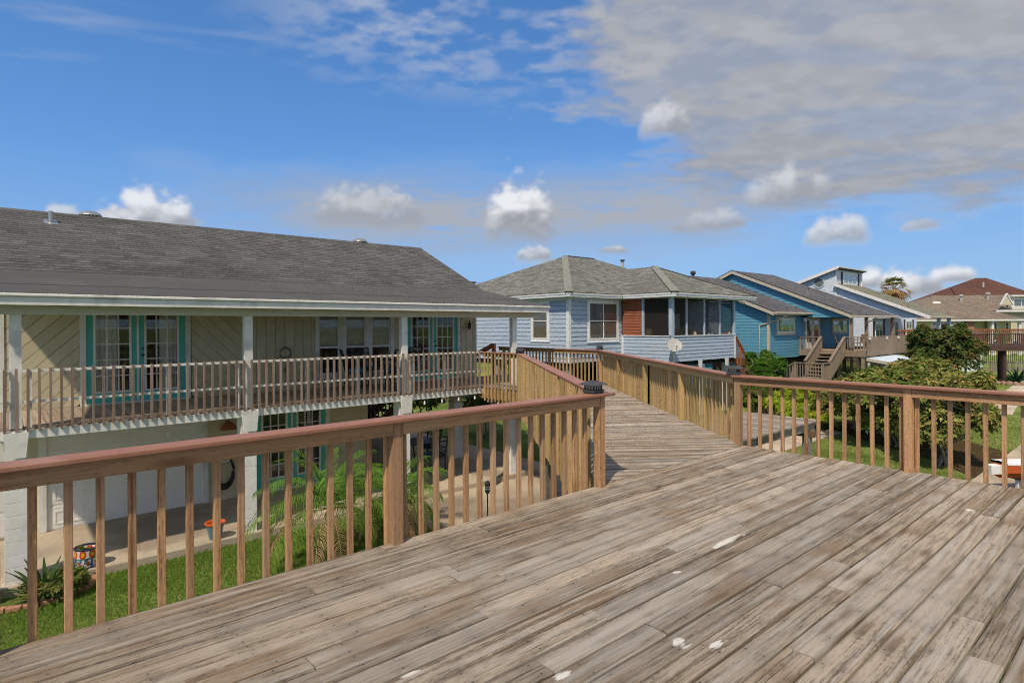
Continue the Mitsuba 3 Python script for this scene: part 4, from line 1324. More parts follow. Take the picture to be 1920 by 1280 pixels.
def blades(n, sampler, hgt, wid, cols):
    xy = sampler(n)
    z = np.full(len(xy), GZ - .005)
    b0 = np.c_[xy, z]
    a = g.uniform(0, 2 * np.pi, len(xy))
    L = hgt * g.uniform(.5, 1.25, len(xy))
    s = np.c_[np.cos(a), np.sin(a), 0 * a] * (wid * g.uniform(.6, 1.2, len(xy)))[:, None]
    lean = np.c_[g.normal(size=(len(xy), 2)) * .55, np.ones(len(xy))] * L[:, None]
    v = np.stack([b0 - s / 2, b0 + s / 2, b0 + lean], 1).reshape(-1, 3)
    return (v, np.arange(len(v)).reshape(-1, 3)), np.repeat(palette(cols, len(xy), g, .3), 3, axis=0)


GC = [(.13, .26, .028, 5), (.18, .32, .04, 4), (.25, .34, .06, 2), (.10, .20, .025, 3), (.34, .33, .12, .6)]
GC2 = [(.20, .28, .045, 5), (.25, .32, .06, 4), (.31, .34, .09, 2), (.15, .22, .035, 3)]


def near_lawn(n):
    p = np.c_[g.uniform(-3.5, 6.7, n), g.uniform(7.2, 11.84, n)]
    bed = ((p[:, 0] - .42) / .72) ** 2 + ((p[:, 1] - 11.78) / .6) ** 2 < 1
    edge = p[:, 0] > 6.55 + .12 * np.sin(p[:, 1] * 9)
    return p[~bed & ~edge]


def right_lawn(n):
    p = np.c_[g.uniform(10, 33, n), g.uniform(1.5, 12.2, n)]
    ok = (p[:, 1] > 3.75) & ~((p[:, 0] < 24) & (p[:, 1] > 8.55) & (p[:, 0] < 24))
    return p[ok | ((p[:, 0] < 17.4) & (p[:, 1] < 3.75))]


m, c = blades(90000, near_lawn, .075, .011, GC)
put('grass', m, 'mat_grass', color=c, stuff=True)
labels['grass'].update(label='bright mown grass below the left railing', category='grass')
m, c = blades(60000, right_lawn, .06, .024, GC2)
put('grass', m, 'mat_grass', color=c, stuff=True)
labels['grass_001'].update(label='mown grass beyond the right railing', category='grass')

# ------------------------------------------------------------------ pale blue house with the screened porch
pb = thing('pale_blue_house', 'pale blue raised house with grey hip roof and a screened corner porch', 'house')
FL = -.02
WL, WF = west(18.03), front(17.1)
wA = put(f'{pb}__wall', block(18.045, 18.15, 17.115, 27.0, FL, 2.74), 'mat_groove_shade_blue')
courses(wA, sbox(-27.0, FL, -17.14, 2.74).difference(sbox(-19.42, .84, -18.22, 2.66)), WL, .186, .034, 'mat_blue', y0=FL, gap=.012)
wB = put(f'{pb}__wall', block(18.15, 21.5, 17.115, 17.2, FL, 2.74), 'mat_groove_shade_blue')
courses(wB, sbox(18.08, FL, 21.5, 2.74).difference(sbox(19.12, .8, 21.33, 2.7)), WF, .186, .034, 'mat_blue', y0=FL, gap=.012)
put(f'{pb}__corner_board', block(17.985, 18.12, 17.055, 17.11, FL, 2.76), 'mat_blue_trim')
put(f'{pb}__corner_board', block(17.985, 18.03, 17.112, 17.22, FL, 2.76), 'mat_blue_trim')
put(f'{pb}__frieze', slab(sbox(-27, 2.64, -17.13, 2.76), .02, .045, WL), 'mat_blue_trim')
put(f'{pb}__frieze', slab(sbox(18.1, 2.70, 21.4, 2.76), .02, .045, WF), 'mat_blue_trim')
window(pb, WL, -19.32, -18.33, .97, 2.56, 1, 2, trim='mat_blue_trim', sill=True, fw=.06)
window(pb, WF, 19.24, 21.2, .93, 2.58, 2, 2, trim='mat_blue_trim', sill=True, fw=.07)
# porch: low siding wall, posts, screens
PWL, PWF, PWR = west(21.5), front(14.4), (np.array([26.7, 0, 0.]), Y3, Z3, X3)
wC = put(f'{pb}__porch_wall', block(21.52, 21.6, 14.44, 17.1, FL, 1.06), 'mat_groove_shade_blue')
courses(wC, sbox(-17.08, FL, -14.46, 1.06), PWL, .155, .032, 'mat_blue', y0=FL, gap=.012)
wD = put(f'{pb}__porch_wall', block(21.5, 26.7, 14.42, 14.5, FL, 1.06), 'mat_groove_shade_blue')
courses(wD, sbox(21.6, FL, 26.66, 1.06), PWF, .155, .032, 'mat_blue', y0=FL, gap=.012)
put(f'{pb}__porch_wall', block(26.6, 26.68, 14.5, 17.1, FL, 1.06), 'mat_blue')
put(f'{pb}__sill', block(21.44, 21.64, 14.34, 17.08, 1.062, 1.10), 'mat_blue_trim')
put(f'{pb}__sill', block(21.645, 26.76, 14.34, 14.54, 1.063, 1.10), 'mat_blue_trim')
put(f'{pb}__sill', block(26.58, 26.76, 14.545, 17.08, 1.062, 1.10), 'mat_blue_trim')
wE = put(f'{pb}__red_wall', block(21.53, 21.6, 15.95, 17.05, 1.10, 2.72), 'mat_redwood', label='brick-red lapped boards beside the porch screen')
courses(wE, sbox(-17.0, 1.10, -15.97, 2.72), PWL, .128, .036, 'mat_redwood', y0=1.10, gap=.012)
for px, py, w in ((21.5, 15.88, .09), (21.5, 14.42, .17), (22.63, 14.42, .07), (24.05, 14.42, .07), (25.39, 14.42, .07), (26.68, 14.44, .14), (26.68, 15.8, .08)):
    put(f'{pb}__porch_post', block(px - w / 2, px + w / 2, py - w / 2, py + w / 2, 1.10, 2.72), 'mat_blue')
put(f'{pb}__corner_board', block(21.46, 21.60, 14.36, 14.415, FL - .05, 1.06), 'mat_white')
put(f'{pb}__corner_board', block(21.46, 21.498, 16.96, 17.06, FL, 1.06), 'mat_white')
put(f'{pb}__corner_board', block(26.66, 26.78, 14.36, 14.415, FL - .05, 1.06), 'mat_white')
put(f'{pb}__porch_beam', block(21.42, 26.76, 14.34, 14.5, 2.72, 2.80), 'mat_blue_trim')
put(f'{pb}__porch_beam', block(21.42, 21.58, 14.505, 17.05, 2.721, 2.80), 'mat_blue_trim')
for a, b in ((21.585, 22.595), (22.665, 24.015), (24.085, 25.355), (25.425, 26.61)):
    put(f'{pb}__screen', quad(PWF, a, 1.10, b, 2.72, -.04), 'mat_screen')
put(f'{pb}__screen', quad(PWL, -15.835, 1.10, -14.505, 2.72, -.04), 'mat_screen')
for a, b in ((14.5, 15.76), (15.84, 17.05)):
    put(f'{pb}__screen', quad(PWR, a, 1.10, b, 2.72, -.03), 'mat_screen')
put(f'{pb}__porch_inner_wall', block(21.62, 26.6, 17.06, 17.14, .02, 2.72), 'mat_screen_room')
put(f'{pb}__porch_door', block(25.2, 26.1, 17.02, 17.055, .02, 2.1), 'mat_white')
put(f'{pb}__porch_floor', block(21.6, 26.6, 14.5, 17.05, -.05, .01), 'mat_greywood')
put(f'{pb}__porch_ceiling', block(21.6, 26.66, 14.51, 17.05, 2.745, 2.79), 'mat_screen_room')
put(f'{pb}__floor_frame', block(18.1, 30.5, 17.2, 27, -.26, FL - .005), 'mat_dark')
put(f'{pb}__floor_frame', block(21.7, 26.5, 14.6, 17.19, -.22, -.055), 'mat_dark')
put(f'{pb}__wall', block(30.35, 30.5, 17.2, 27, FL, 2.74), 'mat_blue')
put(f'{pb}__wall', block(26.7, 30.35, 17.115, 17.2, FL, 2.74), 'mat_blue')
put(f'{pb}__wall', block(18.15, 30.35, 26.9, 27.0, FL, 2.74), 'mat_blue')
for px, py in ((18.3, 17.4), (21.7, 14.7), (21.7, 17.4), (24.2, 14.7), (26.4, 14.7), (26.4, 17.4), (30.2, 17.4), (18.3, 22), (18.3, 26.7), (30.2, 26.7), (24.3, 22)):
    put(f'{pb}__pile', block(px - .13, px + .13, py - .13, py + .13, GZ, -.225), 'mat_blue_trim' if py < 15 else 'mat_greywood')
for px in (23.6, 25.9):
    put(f'{pb}__bracket', slab(Polygon([(px - .15, -.03), (px + .15, -.03), (px + .1, -.36), (px - .1, -.36)]), .03, .07, PWF), 'mat_blue_trim')
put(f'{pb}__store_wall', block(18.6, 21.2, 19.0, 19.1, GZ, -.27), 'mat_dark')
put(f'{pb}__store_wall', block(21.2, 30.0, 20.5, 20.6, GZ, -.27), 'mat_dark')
# roof
E0, RZ = 2.93, 5.30
sl_ = (RZ - E0) / 5.45
ex0, ex1, ey0 = 17.55, 30.9, 16.65
ey1 = ey0 + 10.9
ra, rb = (ex0 + 5.45, ey0 + 5.45, RZ), (ex1 - 5.45, ey0 + 5.45, RZ)
px0, px1, py0 = 21.05, 28.0, 13.95
ph = (px1 - px0) / 2
pz = E0 + ph * sl_
pa = ((px0 + px1) / 2, py0 + ph, pz)
pv_ = ((px0 + px1) / 2, ey0 + ph, pz)
roof_plane(pb, [(ex0, ey1, E0), (ex0, ey0, E0), ra], 'mat_shingle_grey', .08, tabs=.34)
roof_plane(pb, [(ex0, ey0, E0), (ex1, ey0, E0), rb, ra], 'mat_shingle_grey', .08, tabs=.34)
roof_plane(pb, [(ex1, ey0, E0), (ex1, ey1, E0), rb], 'mat_shingle_grey', .08)
roof_plane(pb, [(ex1, ey1, E0), (ex0, ey1, E0), ra, rb], 'mat_shingle_grey', .08)
roof_plane(pb, [(px0, ey0, E0 + .004), (px0, py0, E0 + .004), pa, pv_], 'mat_shingle_grey', .08, tabs=.34, name='porch_roof')
roof_plane(pb, [(px0, py0, E0 + .004), (px1, py0, E0 + .004), pa], 'mat_shingle_grey', .08, tabs=.34, name='porch_roof')
roof_plane(pb, [(px1, py0, E0 + .004), (px1, ey0, E0 + .004), pv_, pa], 'mat_shingle_grey', .08, tabs=.34, name='porch_roof')


def hip_cap(holder, p0, p1, w=.34, material='mat_hipcap'):
    p0, p1 = np.array(p0), np.array(p1)
    d = unit(p1 - p0)
    n = int(np.linalg.norm(p1 - p0) / .19)
    b = Bag()
    for k in range(n):
        a = p0 + d * (k * .19) + UP * .012
        bar(a, a + d * .30 - UP * .012, w * .98, .012, bag=b)
    put(f'{holder}__hip_cap', b, material)


hip_cap(pb, (ex0, ey0, E0 + .02), np.array(ra) + [0, 0, .02])
hip_cap(pb, (px0, py0, E0 + .02), np.array(pa) + [0, 0, .02])
hip_cap(pb, (px1, py0, E0 + .02), np.array(pa) + [0, 0, .02], .2)
hip_cap(pb, np.array(ra) + [0, 0, .03], np.array(rb) + [0, 0, .03], .2)
for a, b_ in (((ex0 + .015, ey0 + .02), (ex0 + .015, ey1)), ((ex0 + .04, ey0 + .02), (px0 - .03, ey0 + .02)), ((px0 + .02, ey0 - .01), (px0 + .02, py0 + .02)), ((px0 + .045, py0 + .02), (px1, py0 + .02)), ((px1 - .02, py0 + .045), (px1 - .02, ey0))):
    put(f'{pb}__fascia', bar([*a, 2.80], [*b_, 2.80], .035, .10), 'mat_blue_trim')
    d = unit(np.array(b_) - np.array(a))
    o = np.array([d[1], -d[0]]) * .028
    cc = np.array([(ex0 + ex1) / 2, 21.0])
    if (np.array(a) + o - cc) @ (np.array(a) + o - cc) < (np.array(a) - cc) @ (np.array(a) - cc):
        o = -o
    put(f'{pb}__drip_edge', bar([*(np.array(a) + o), 2.872], [*(np.array(b_) + o), 2.872], .035, .052), 'mat_white_plain')
put(f'{pb}__soffit', slab(Polygon([(ex0, ey1), (ex0, ey0), (px0, ey0), (px0, py0), (px1, py0), (px1, ey0), (ex1, ey0), (ex1, ey1)]).buffer(-.05), 2.755, 2.768), 'mat_blue_trim')
for vx, vy, h in ((18.9, 24.8, .32), (26.8, 21.2, .32)):
    zz = E0 + sl_ * min(vx - ex0, vy - ey0)
    vp = put(f'{pb}__roof_vent', lathe([(0, zz - .05), (.09, zz - .05), (.08, zz + h), (.0, zz + h)], 14, (vx, vy, 0)), 'mat_beige', smooth=40)
    put(f'{vp}__cap', lathe([(0, zz + h + .01), (.17, zz + h + .01), (.12, zz + h + .07), (0, zz + h + .09)], 14, (vx, vy, 0)), 'mat_lamp_grey', smooth=40)
put(f'{pb}__gutter_end', bar([26.95, 14.2, 2.62], [27.3, 14.2, 2.60], .1, .08), 'mat_white')

# wicker chairs and small things in the porch
for k, (x, y, yaw, lab) in enumerate(((22.2, 16.3, 2.2, 'tan high-backed chair behind the left screen of the blue porch'), (22.6, 15.3, 3.0, 'tan high-backed chair behind the porch corner post'), (24.0, 15.6, 2.6, 'tan high-backed chair behind the middle porch screen'))):
    t = thing('porch_chair', lab, 'chair', 'tan chairs in the screened porch')
    c, s_ = math.cos(yaw), math.sin(yaw)
    fr = (np.array([x, y, .01]), np.array([c, s_, 0]), np.array([-s_, c, 0]), UP)
    put(f'{t}__seat', Bag().add(ring_prism(rect_prof(.6, .1, .03), .6), (at(fr, (0, 0, .5)), fr[1], fr[2], UP)), 'mat_wicker')
    put(f'{t}__backrest', bar(at(fr, (0, .28, .5)), at(fr, (0, .44, 1.36)), .58, .06, up=fr[2], c=.02), 'mat_wicker')
    for sx, sy in ((-.26, -.26), (.26, -.26), (-.26, .26), (.26, .26)):
        put(f'{t}__leg', bar(at(fr, (sx, sy, 0)), at(fr, (sx, sy, .46)), .05, .05, up=(1, 0, 0)), 'mat_wicker')
sill_things = [(23.35, 'conch', (.45, .30, .18)), (24.5, 'shell', (.55, .52, .46)), (24.75, 'shell', (.5, .48, .44)), (25.9, 'jar', (.35, .07, .04)), (26.3, 'shell', (.45, .33, .26))]
for k, (x, what, colr) in enumerate(sill_things):
    mn = mat(f'mat_sill_{k}', colr, .6)
    h = (.16, .08, .07, .10, .13)[k]
    kk = thing('sill_ornament', ('tan ornament on the porch sill beside the first front post', 'pale shell on the porch sill left of the third front post', 'pale shell on the porch sill just left of the third front post, the right one', 'red ornament on the porch sill right of the third front post', 'small pinkish ornament on the porch sill by the fourth screen')[k], 'ornament')
    put(f'{kk}__body', lathe([(0, 0), (h * .5, 0), (h * .62, h * .4), (h * .4, h * .8), (h * .18, h), (0, h)], 14, (x, 14.47, 1.10)), mn, smooth=50)
    put(f'{kk}__top', lathe([(0, 0), (h * .16, 0), (h * .1, h * .2), (0, h * .25)], 10, (x, 14.47, 1.10 + h)), mn, smooth=50)

ds_ = thing('satellite_dish', 'pale grey satellite dish on the corner of the blue porch', 'satellite dish')
dc = np.array([21.16, 14.06, .70])
dn = unit([-.55, -.62, .50])
e1 = unit(np.cross(dn, UP))
e2 = np.cross(e1, dn)
prof = [(r, .38 * r * r) for r in np.linspace(0, .30, 7)] + [(.305, .036)] + [(r, .38 * r * r - .012) for r in np.linspace(.30, 0, 7)]
m = trimesh.creation.revolve(np.array(prof), sections=32)
Mx = np.eye(4)
Mx[:3, 0], Mx[:3, 1], Mx[:3, 2], Mx[:3, 3] = e1, e2, dn, dc
m.apply_transform(Mx)
put(f'{ds_}__reflector', m, 'mat_dish', smooth=50)
tipd = dc + dn * .34 - e2 * .22
put(f'{ds_}__feed_arm', tube([dc - e2 * .3 - dn * .02, dc - e2 * .34 + dn * .10, tipd], .014, 6), 'mat_dish')
put(f'{ds_}__receiver', bar(tipd - dn * .04, tipd + dn * .06, .05, .06, c=.01), 'mat_dish')
put(f'{ds_}__mast', tube([dc - dn * .03, dc - dn * .1 - e2 * .1, (21.44, 14.34, .22), (21.46, 14.37, .08)], .018, 7), 'mat_dish')
put(f'{ds_}__foot', block(21.42, 21.47, 14.30, 14.42, 0, .16), 'mat_dish')

# red-brown stair at the right end of the blue house
rs = thing('red_stair', 'red-brown timber stair at the right end of the blue porch', 'stair')
for k in range(12):
    put(f'{rs}__tread', block(27.0 + k * .21, 27.27 + k * .21, 14.5, 15.5, -.06 - k * .2, -.02 - k * .2), 'mat_reddeck')
for yy in (14.45, 15.52):
    put(f'{rs}__stringer', bar([26.8, yy, -.02], [29.5, yy, -2.5], .05, .28), 'mat_reddeck')
    put(f'{rs}__handrail', bar([26.85, yy, 1.02], [29.4, yy, -1.4], .10, .10), 'mat_reddeck')
    for k in range(18):
        x = 26.9 + k * .142
        z = -.05 - (x - 26.8) * .93
        put(f'{rs}__baluster', block(x - .02, x + .02, yy - .045, yy - .01, z - .05, z + 1.02), 'mat_reddeck')
    put(f'{rs}__post', block(29.38, 29.48, yy - .05, yy + .05, GZ, -1.35), 'mat_reddeck')

# ------------------------------------------------------------------ teal-blue house
tb = thing('teal_blue_house', 'deep teal blue house with two overlapping dark gable roofs and beige trim', 'house')
yF, xW = 16.9, 35.5
B = -.55
gF, gW = front(yF), west(xW)
gab = Polygon([(-29.0, B), (-yF, B), (-yF, 2.2), (-22.7, 4.72), (-29.0, 2.1)])
w = put(f'{tb}__wall', slab(gab, -.12, 0, gW), 'mat_groove_shade_teal')
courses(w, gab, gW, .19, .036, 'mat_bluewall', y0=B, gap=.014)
w = put(f'{tb}__wall', slab(sbox(xW + .02, B, 39.7, 2.2), -.1, 0, gF), 'mat_groove_shade_teal')
courses(w, sbox(xW + .1, B, 39.7, .97), gF, .19, .036, 'mat_bluewall', y0=B, gap=.014)
courses(w, sbox(xW + .1, .97, 36.5, 2.2), gF, .19, .036, 'mat_bluewall', y0=.97, gap=.014)
courses(w, sbox(36.5, 1.9, 39.1, 2.2), gF, .19, .036, 'mat_bluewall', y0=.97 + .19 * 4, gap=.014)
courses(w, sbox(39.1, .97, 39.7, 2.2), gF, .19, .036, 'mat_bluewall', y0=.97, gap=.014)
put(f'{tb}__corner_board', block(xW - .04, xW + .09, yF - .045, yF - .0, B, 2.15), 'mat_beige')
put(f'{tb}__corner_board', block(xW - .04, xW - .001, yF + .002, yF + .1, B, 2.15), 'mat_beige')
window(tb, gF, 36.6, 39.0, 1.02, 1.93, 3, 1, trim='mat_beige', tw=.12, sill=True, widths=(.7, 1.5, .7), fw=.09, behind='mat_green_curtain', behind_name='curtain')
# gable wall under the higher roof, porch wall behind
xG = 40.3
g2 = Polygon([(-29.4, 2.0), (-13.85, 2.0), (-13.85, 2.12), (-21.7, 5.36), (-29.4, 2.12)])
w = put(f'{tb}__gable_wall', slab(g2, -.12, 0, west(xG)), 'mat_bluewall')
courses(w, g2.intersection(sbox(-29, 2.0, -13, 5.5)), west(xG), .19, .036, 'mat_bluewall', y0=2.0, gap=.014)
put(f'{tb}__gable_wall', slab(sbox(-29.4, B, -yF, 2.0), -.12, 0, west(xG)), 'mat_bluewall')
pw = put(f'{tb}__porch_wall', slab(sbox(39.7, -.5, 48.4, 2.1), -.1, 0, gF), 'mat_bluewall')
x = 39.72
while x < 48.3:
    if not (40.6 < x + .2 and x < 43.1) and not (45.1 < x + .3 and x < 48.1):
        put(f'{pw}__plank', slab(sbox(x, -.1, x + .28, 2.1), 0, .015, gF), 'mat_bluewall')
    x += .3
dd = thing_part(tb, 'french_door')
put(f'{dd}__trim', slab(sbox(40.62, -.1, 43.08, 2.06).difference(sbox(40.74, -.1, 42.96, 1.92)), 0, .05, gF), 'mat_beige')
for a, b_ in ((40.75, 41.83), (41.87, 42.95)):
    put(f'{dd}__leaf', slab(sbox(a, -.08, b_, 1.92).difference(sbox(a + .17, .35, b_ - .17, 1.8)), 0, .03, gF), 'mat_white')
    put(f'{dd}__interior', slab(sbox(a + .15, .34, b_ - .15, 1.82), .002, .008, gF), 'mat_dark')
    put(f'{dd}__pane', quad(gF, a + .17, .35, b_ - .17, 1.8, .022), 'mat_glass')
window(tb, gF, 45.3, 47.9, 1.0, 1.85, 2, 1, trim='mat_beige', tw=.12, sill=True, fw=.09, behind='mat_green_curtain', widths=(.8, 1.5), behind_name='curtain')
# roofs
rz1 = 4.97
roof_plane(tb, [(35.05, 16.35, 2.33), (40.45, 16.35, 2.33), (40.45, 22.7, rz1), (35.05, 22.7, rz1)], 'mat_farroof', .14)
roof_plane(tb, [(40.45, 29.05, 2.33), (35.05, 29.05, 2.33), (35.05, 22.7, rz1), (40.45, 22.7, rz1)], 'mat_farroof', .14)
roof_plane(tb, [(40.05, 13.75, 2.13), (48.5, 13.75, 2.13), (46.4, 21.7, 5.48), (40.05, 21.7, 5.48)], 'mat_farroof', .14)
roof_plane(tb, [(48.5, 29.65, 2.13), (40.05, 29.65, 2.13), (40.05, 21.7, 5.48), (46.4, 21.7, 5.48)], 'mat_farroof', .14)
roof_plane(tb, [(48.5, 13.75, 2.13), (48.5, 29.65, 2.13), (46.4, 21.7, 5.48)], 'mat_farroof', .14)
for x_, ya, za, yb, zb in ((35.0, 16.32, 2.20, 22.72, 4.86), (35.0, 29.0, 2.2, 22.72, 4.86), (40.0, 13.72, 2.0, 21.72, 5.37), (40.0, 29.6, 2.0, 21.72, 5.37)):
    put(f'{tb}__rake_board', bar([x_, ya, za], [x_, yb, zb], .04, .22), 'mat_beige')
    put(f'{tb}__drip_edge', bar([x_ - .01, ya, za + .132], [x_ - .01, yb, zb + .132], .06, .035), 'mat_dark')
put(f'{tb}__gutter', bar([35.1, 16.28, 2.24], [40.4, 16.28, 2.26], .12, .13, c=.03), 'mat_beige')
put(f'{tb}__gutter', bar([40.1, 13.68, 2.03], [48.4, 13.68, 2.05], .12, .13, c=.03), 'mat_beige')
put(f'{tb}__soffit', sheet3([(35.1, 16.4, 2.16), (39.7, 16.4, 2.16), (39.7, 16.88, 2.16), (35.1, 16.88, 2.16)], .02), 'mat_beige')
put(f'{tb}__porch_ceiling', block(40.35, 48.3, 13.9, 16.85, 2.08, 2.11), 'mat_taupe')
put(f'{tb}__downspout', tube([(36.7, 16.28, 2.2), (36.7, 16.34, 2.08), (36.2, 16.75, 1.82), (35.42, 17.0, 1.62), (35.42, 17.45, 1.5), (35.42, 17.45, B), (35.42, 17.45, GZ)], .055, 6), 'mat_beige')
put(f'{tb}__downspout', tube([(44.0, 13.68, 1.98), (43.9, 13.8, 1.8), (43.0, 13.95, 1.68)], .05, 6), 'mat_beige')
for x_ in (40.36, 43.0, 48.2):
    put(f'{tb}__porch_post', block(x_ - .09, x_ + .09, 13.86, 14.04, -.12, 2.08), 'mat_taupe')
vt = put(f'{tb}__roof_vent', lathe([(0, 4.8), (.1, 4.8), (.1, 5.15), (.17, 5.2), (.2, 5.3), (.17, 5.42), (0, 5.45)], 16, (37.6, 23.4, 0)), 'mat_lamp_grey', smooth=40)
put(f'{tb}__roof_vent', lathe([(0, 3.9), (.05, 3.9), (.05, 4.25), (0, 4.25)], 10, (45.5, 18.6, 0)), 'mat_dark')
put(f'{tb}__store_wall', block(36.2, 48.0, 17.9, 18.0, GZ, B - .01), 'mat_bluewall')
put(f'{tb}__store_wall', block(36.0, 36.1, 17.9, 28.5, GZ, B - .01), 'mat_bluewall')
put(f'{tb}__floor_frame', block(xW + .15, 48.3, yF + .12, 28.9, B - .2, B - .012), 'mat_dark')
for x_ in (36.0, 39.5, 43, 47):
    put(f'{tb}__pile', block(x_ - .12, x_ + .12, 17.1, 17.34, GZ, B - .21), 'mat_taupe')
ld = thing_part(tb, 'wall_lamp')
put(f'{ld}__glass', lathe([(0, 1.72), (.08, 1.74), (.1, 1.98), (0, 2.0)], 10, (40.12, 16.7, 0)), 'mat_white_plain', smooth=40)
put(f'{ld}__hood', lathe([(0, 2.0), (.13, 2.0), (.05, 2.1), (0, 2.12)], 10, (40.12, 16.7, 0)), 'mat_black')

# its deck, stairs, landing, canopy
td_ = thing('taupe_deck', 'taupe painted raised deck with fabric-covered front railing at the teal house', 'deck')
x = 39.7
while x < 48.3:
    put(f'{td_}__board', block(x, x + .18, 13.0, 16.86, -.14, -.1), 'mat_taupe')
    x += .19
put(f'{td_}__rim', block(39.66, 39.70, 12.98, 16.88, -.46, -.095), 'mat_taupe')
put(f'{td_}__rim', block(39.705, 48.4, 12.95, 12.99, -.46, -.096), 'mat_taupe')
for x_, y_ in ((39.8, 13.1), (42.6, 13.1), (45.4, 13.1), (48.2, 13.1)):
    put(f'{td_}__pile', block(x_ - .09, x_ + .09, y_ - .09, y_ + .09, GZ, -.46), 'mat_taupe')
for y_ in (13.02, 14.1, 15.5, 16.8):
    put(f'{td_}__post', block(39.64, 39.74, y_ - .05, y_ + .05, -.46, .72), 'mat_taupe')
for a, b_ in ((13.02, 14.1), (15.5, 16.8)):
    put(f'{td_}__handrail', block(39.6, 39.78, a - .06, b_ + .06, .722, .765), 'mat_taupe')
    n = int((b_ - a) / .17)
    for k in range(1, n):
        y_ = a + (b_ - a) * k / n
        put(f'{td_}__baluster', block(39.65, 39.69, y_ - .02, y_ + .02, -.3, .72), 'mat_taupe')
put(f'{td_}__handrail', block(39.79, 48.4, 12.9, 13.06, .723, .764), 'mat_taupe')
xs = np.linspace(39.74, 48.35, 80)
yy = 12.90 - .05 * np.abs(np.sin((xs - 39.74) / 2.15 * math.pi)) ** .5 + .012 * np.sin(xs * 9)
zz = [np.full(80, .70), np.full(80, .2) + .02 * np.sin(xs * 3), -.42 + .14 * np.abs(np.sin((xs - 39.74) / 4.3 * math.pi)) ** 2 * 0 - .02 * np.cos(xs * 2)]
v = np.concatenate([np.c_[xs, yy - q, z_] for z_, q in zip(zz, (0, .02, .0))])
f = []
for r in range(2):
    for i in range(79):
        k = r * 80 + i
        f += [[k, k + 1, k + 81], [k, k + 81, k + 80]]
mat('mat_fabric', weathered((.27, .215, .165), (.22, .17, .13), .5, 2.0, .12), .9, .1, two=True)
put(f'{td_}__windscreen', trimesh.Trimesh(v, f, process=False), 'mat_fabric', smooth=True, label='tan fabric windscreen laced to the deck railing')
for x_ in (40.0, 43.1, 45.4):
    put(f'{td_}__spotlight', lathe([(0, 0), (.06, 0), (.09, .12), (0, .14)], 10, (x_, 12.8, .58)), 'mat_white_plain')
tst = thing('taupe_stair', 'taupe timber stair with closed sloping sides down from the teal house deck', 'stair')
for k in range(7):
    put(f'{tst}__tread', block(39.3 - k * .32, 39.66 - k * .32, 14.15, 15.45, -.32 - k * .205, -.28 - k * .205), 'mat_taupe')
for y_ in (14.1, 15.5):
    put(f'{tst}__stringer', bar([39.62, y_, -.30], [37.2, y_, -1.75], .05, .26), 'mat_taupe')
    put(f'{tst}__handrail', bar([39.66, y_, .76], [37.25, y_, -.70], .16, .06), 'mat_taupe')
    n = 22
    for k in range(n):
        x_ = 37.3 + k * (2.3 / n)
        zt = .74 - (39.66 - x_) * .606
        put(f'{tst}__picket', block(x_, x_ + .088, y_ - .02, y_ + .02, zt - 1.12, zt - .01), 'mat_taupe')
tl = thing('stair_landing', 'taupe landing with railing at the foot of the teal house stair', 'deck')
put(f'{tl}__floor', block(36.1, 37.25, 14.05, 15.55, -1.72, -1.64), 'mat_taupe')
for x_, y_ in ((36.15, 14.05), (37.2, 14.05), (36.15, 15.6), (36.15, 17.0)):
    put(f'{tl}__post', block(x_ - .06, x_ + .06, y_ - .06, y_ + .06, GZ, -.76 if y_ < 16 else -1.55), 'mat_taupe')
put(f'{tl}__handrail', block(36.05, 37.3, 13.98, 14.12, -.76, -.72), 'mat_taupe')
put(f'{tl}__handrail', block(36.08, 36.22, 14.125, 15.6, -.761, -.722), 'mat_taupe')
put(f'{tl}__handrail', bar([36.15, 15.62, -.74], [36.15, 17.2, -1.6], .14, .05), 'mat_taupe')
for k in range(7):
    put(f'{tl}__baluster', block(36.28 + k * .13, 36.32 + k * .13, 14.03, 14.07, -1.66, -.765), 'mat_taupe')
for k in range(9):
    put(f'{tl}__baluster', block(36.13, 36.17, 14.25 + k * .15, 14.29 + k * .15, -1.66, -.765), 'mat_taupe')
for k in range(9):
    y_ = 15.75 + k * .16
    zt = -.76 - (y_ - 15.62) * .544
    put(f'{tl}__baluster', block(36.13, 36.17, y_, y_ + .04, zt - .88, zt), 'mat_taupe')
for k in range(5):
    put(f'{tl}__tread', block(36.2, 37.2, 15.6 + k * .3, 15.9 + k * .3, -1.84 - k * .18, -1.80 - k * .18), 'mat_taupe')
cp = thing('lean_to_canopy', 'small lean-to canopy with pale ribbed roof under the taupe deck', 'canopy')
put(f'{cp}__roof', sheet3([(39.75, 11.7, -.72), (45.0, 11.7, -.72), (45.0, 12.9, -.52), (39.75, 12.9, -.52)], .02), 'mat_palesiding')
rbg = Bag()
for k in range(24):
    x_ = 39.85 + k * .22
    bar([x_, 11.71, -.705], [x_, 12.88, -.508], .035, .02, bag=rbg)
put(f'{cp}__ribs', rbg, 'mat_palesiding')
put(f'{cp}__fascia', block(39.72, 45.0, 11.66, 11.70, -.88, -.70), 'mat_beige')
put(f'{cp}__fascia', bar([39.72, 11.7, -.80], [39.72, 12.9, -.60], .04, .17), 'mat_beige')
for x_, y_ in ((39.85, 11.85), (41.6, 11.85), (39.85, 12.8), (44.7, 11.85)):
    put(f'{cp}__post', block(x_ - .06, x_ + .06, y_ - .06, y_ + .06, GZ, -.885 if y_ < 12.5 else -.72), 'mat_white')
ug = thing('under_deck_room', 'glazed ground-floor room in shade under the taupe deck', 'room')
put(f'{ug}__wall', slab(sbox(40.0, GZ, 47.5, -.5).difference(sbox(40.4, GZ + .2, 42.2, -.7)).difference(sbox(42.5, GZ + .2, 44.3, -.7)), -.1, 0, front(14.6)), 'mat_taupe')
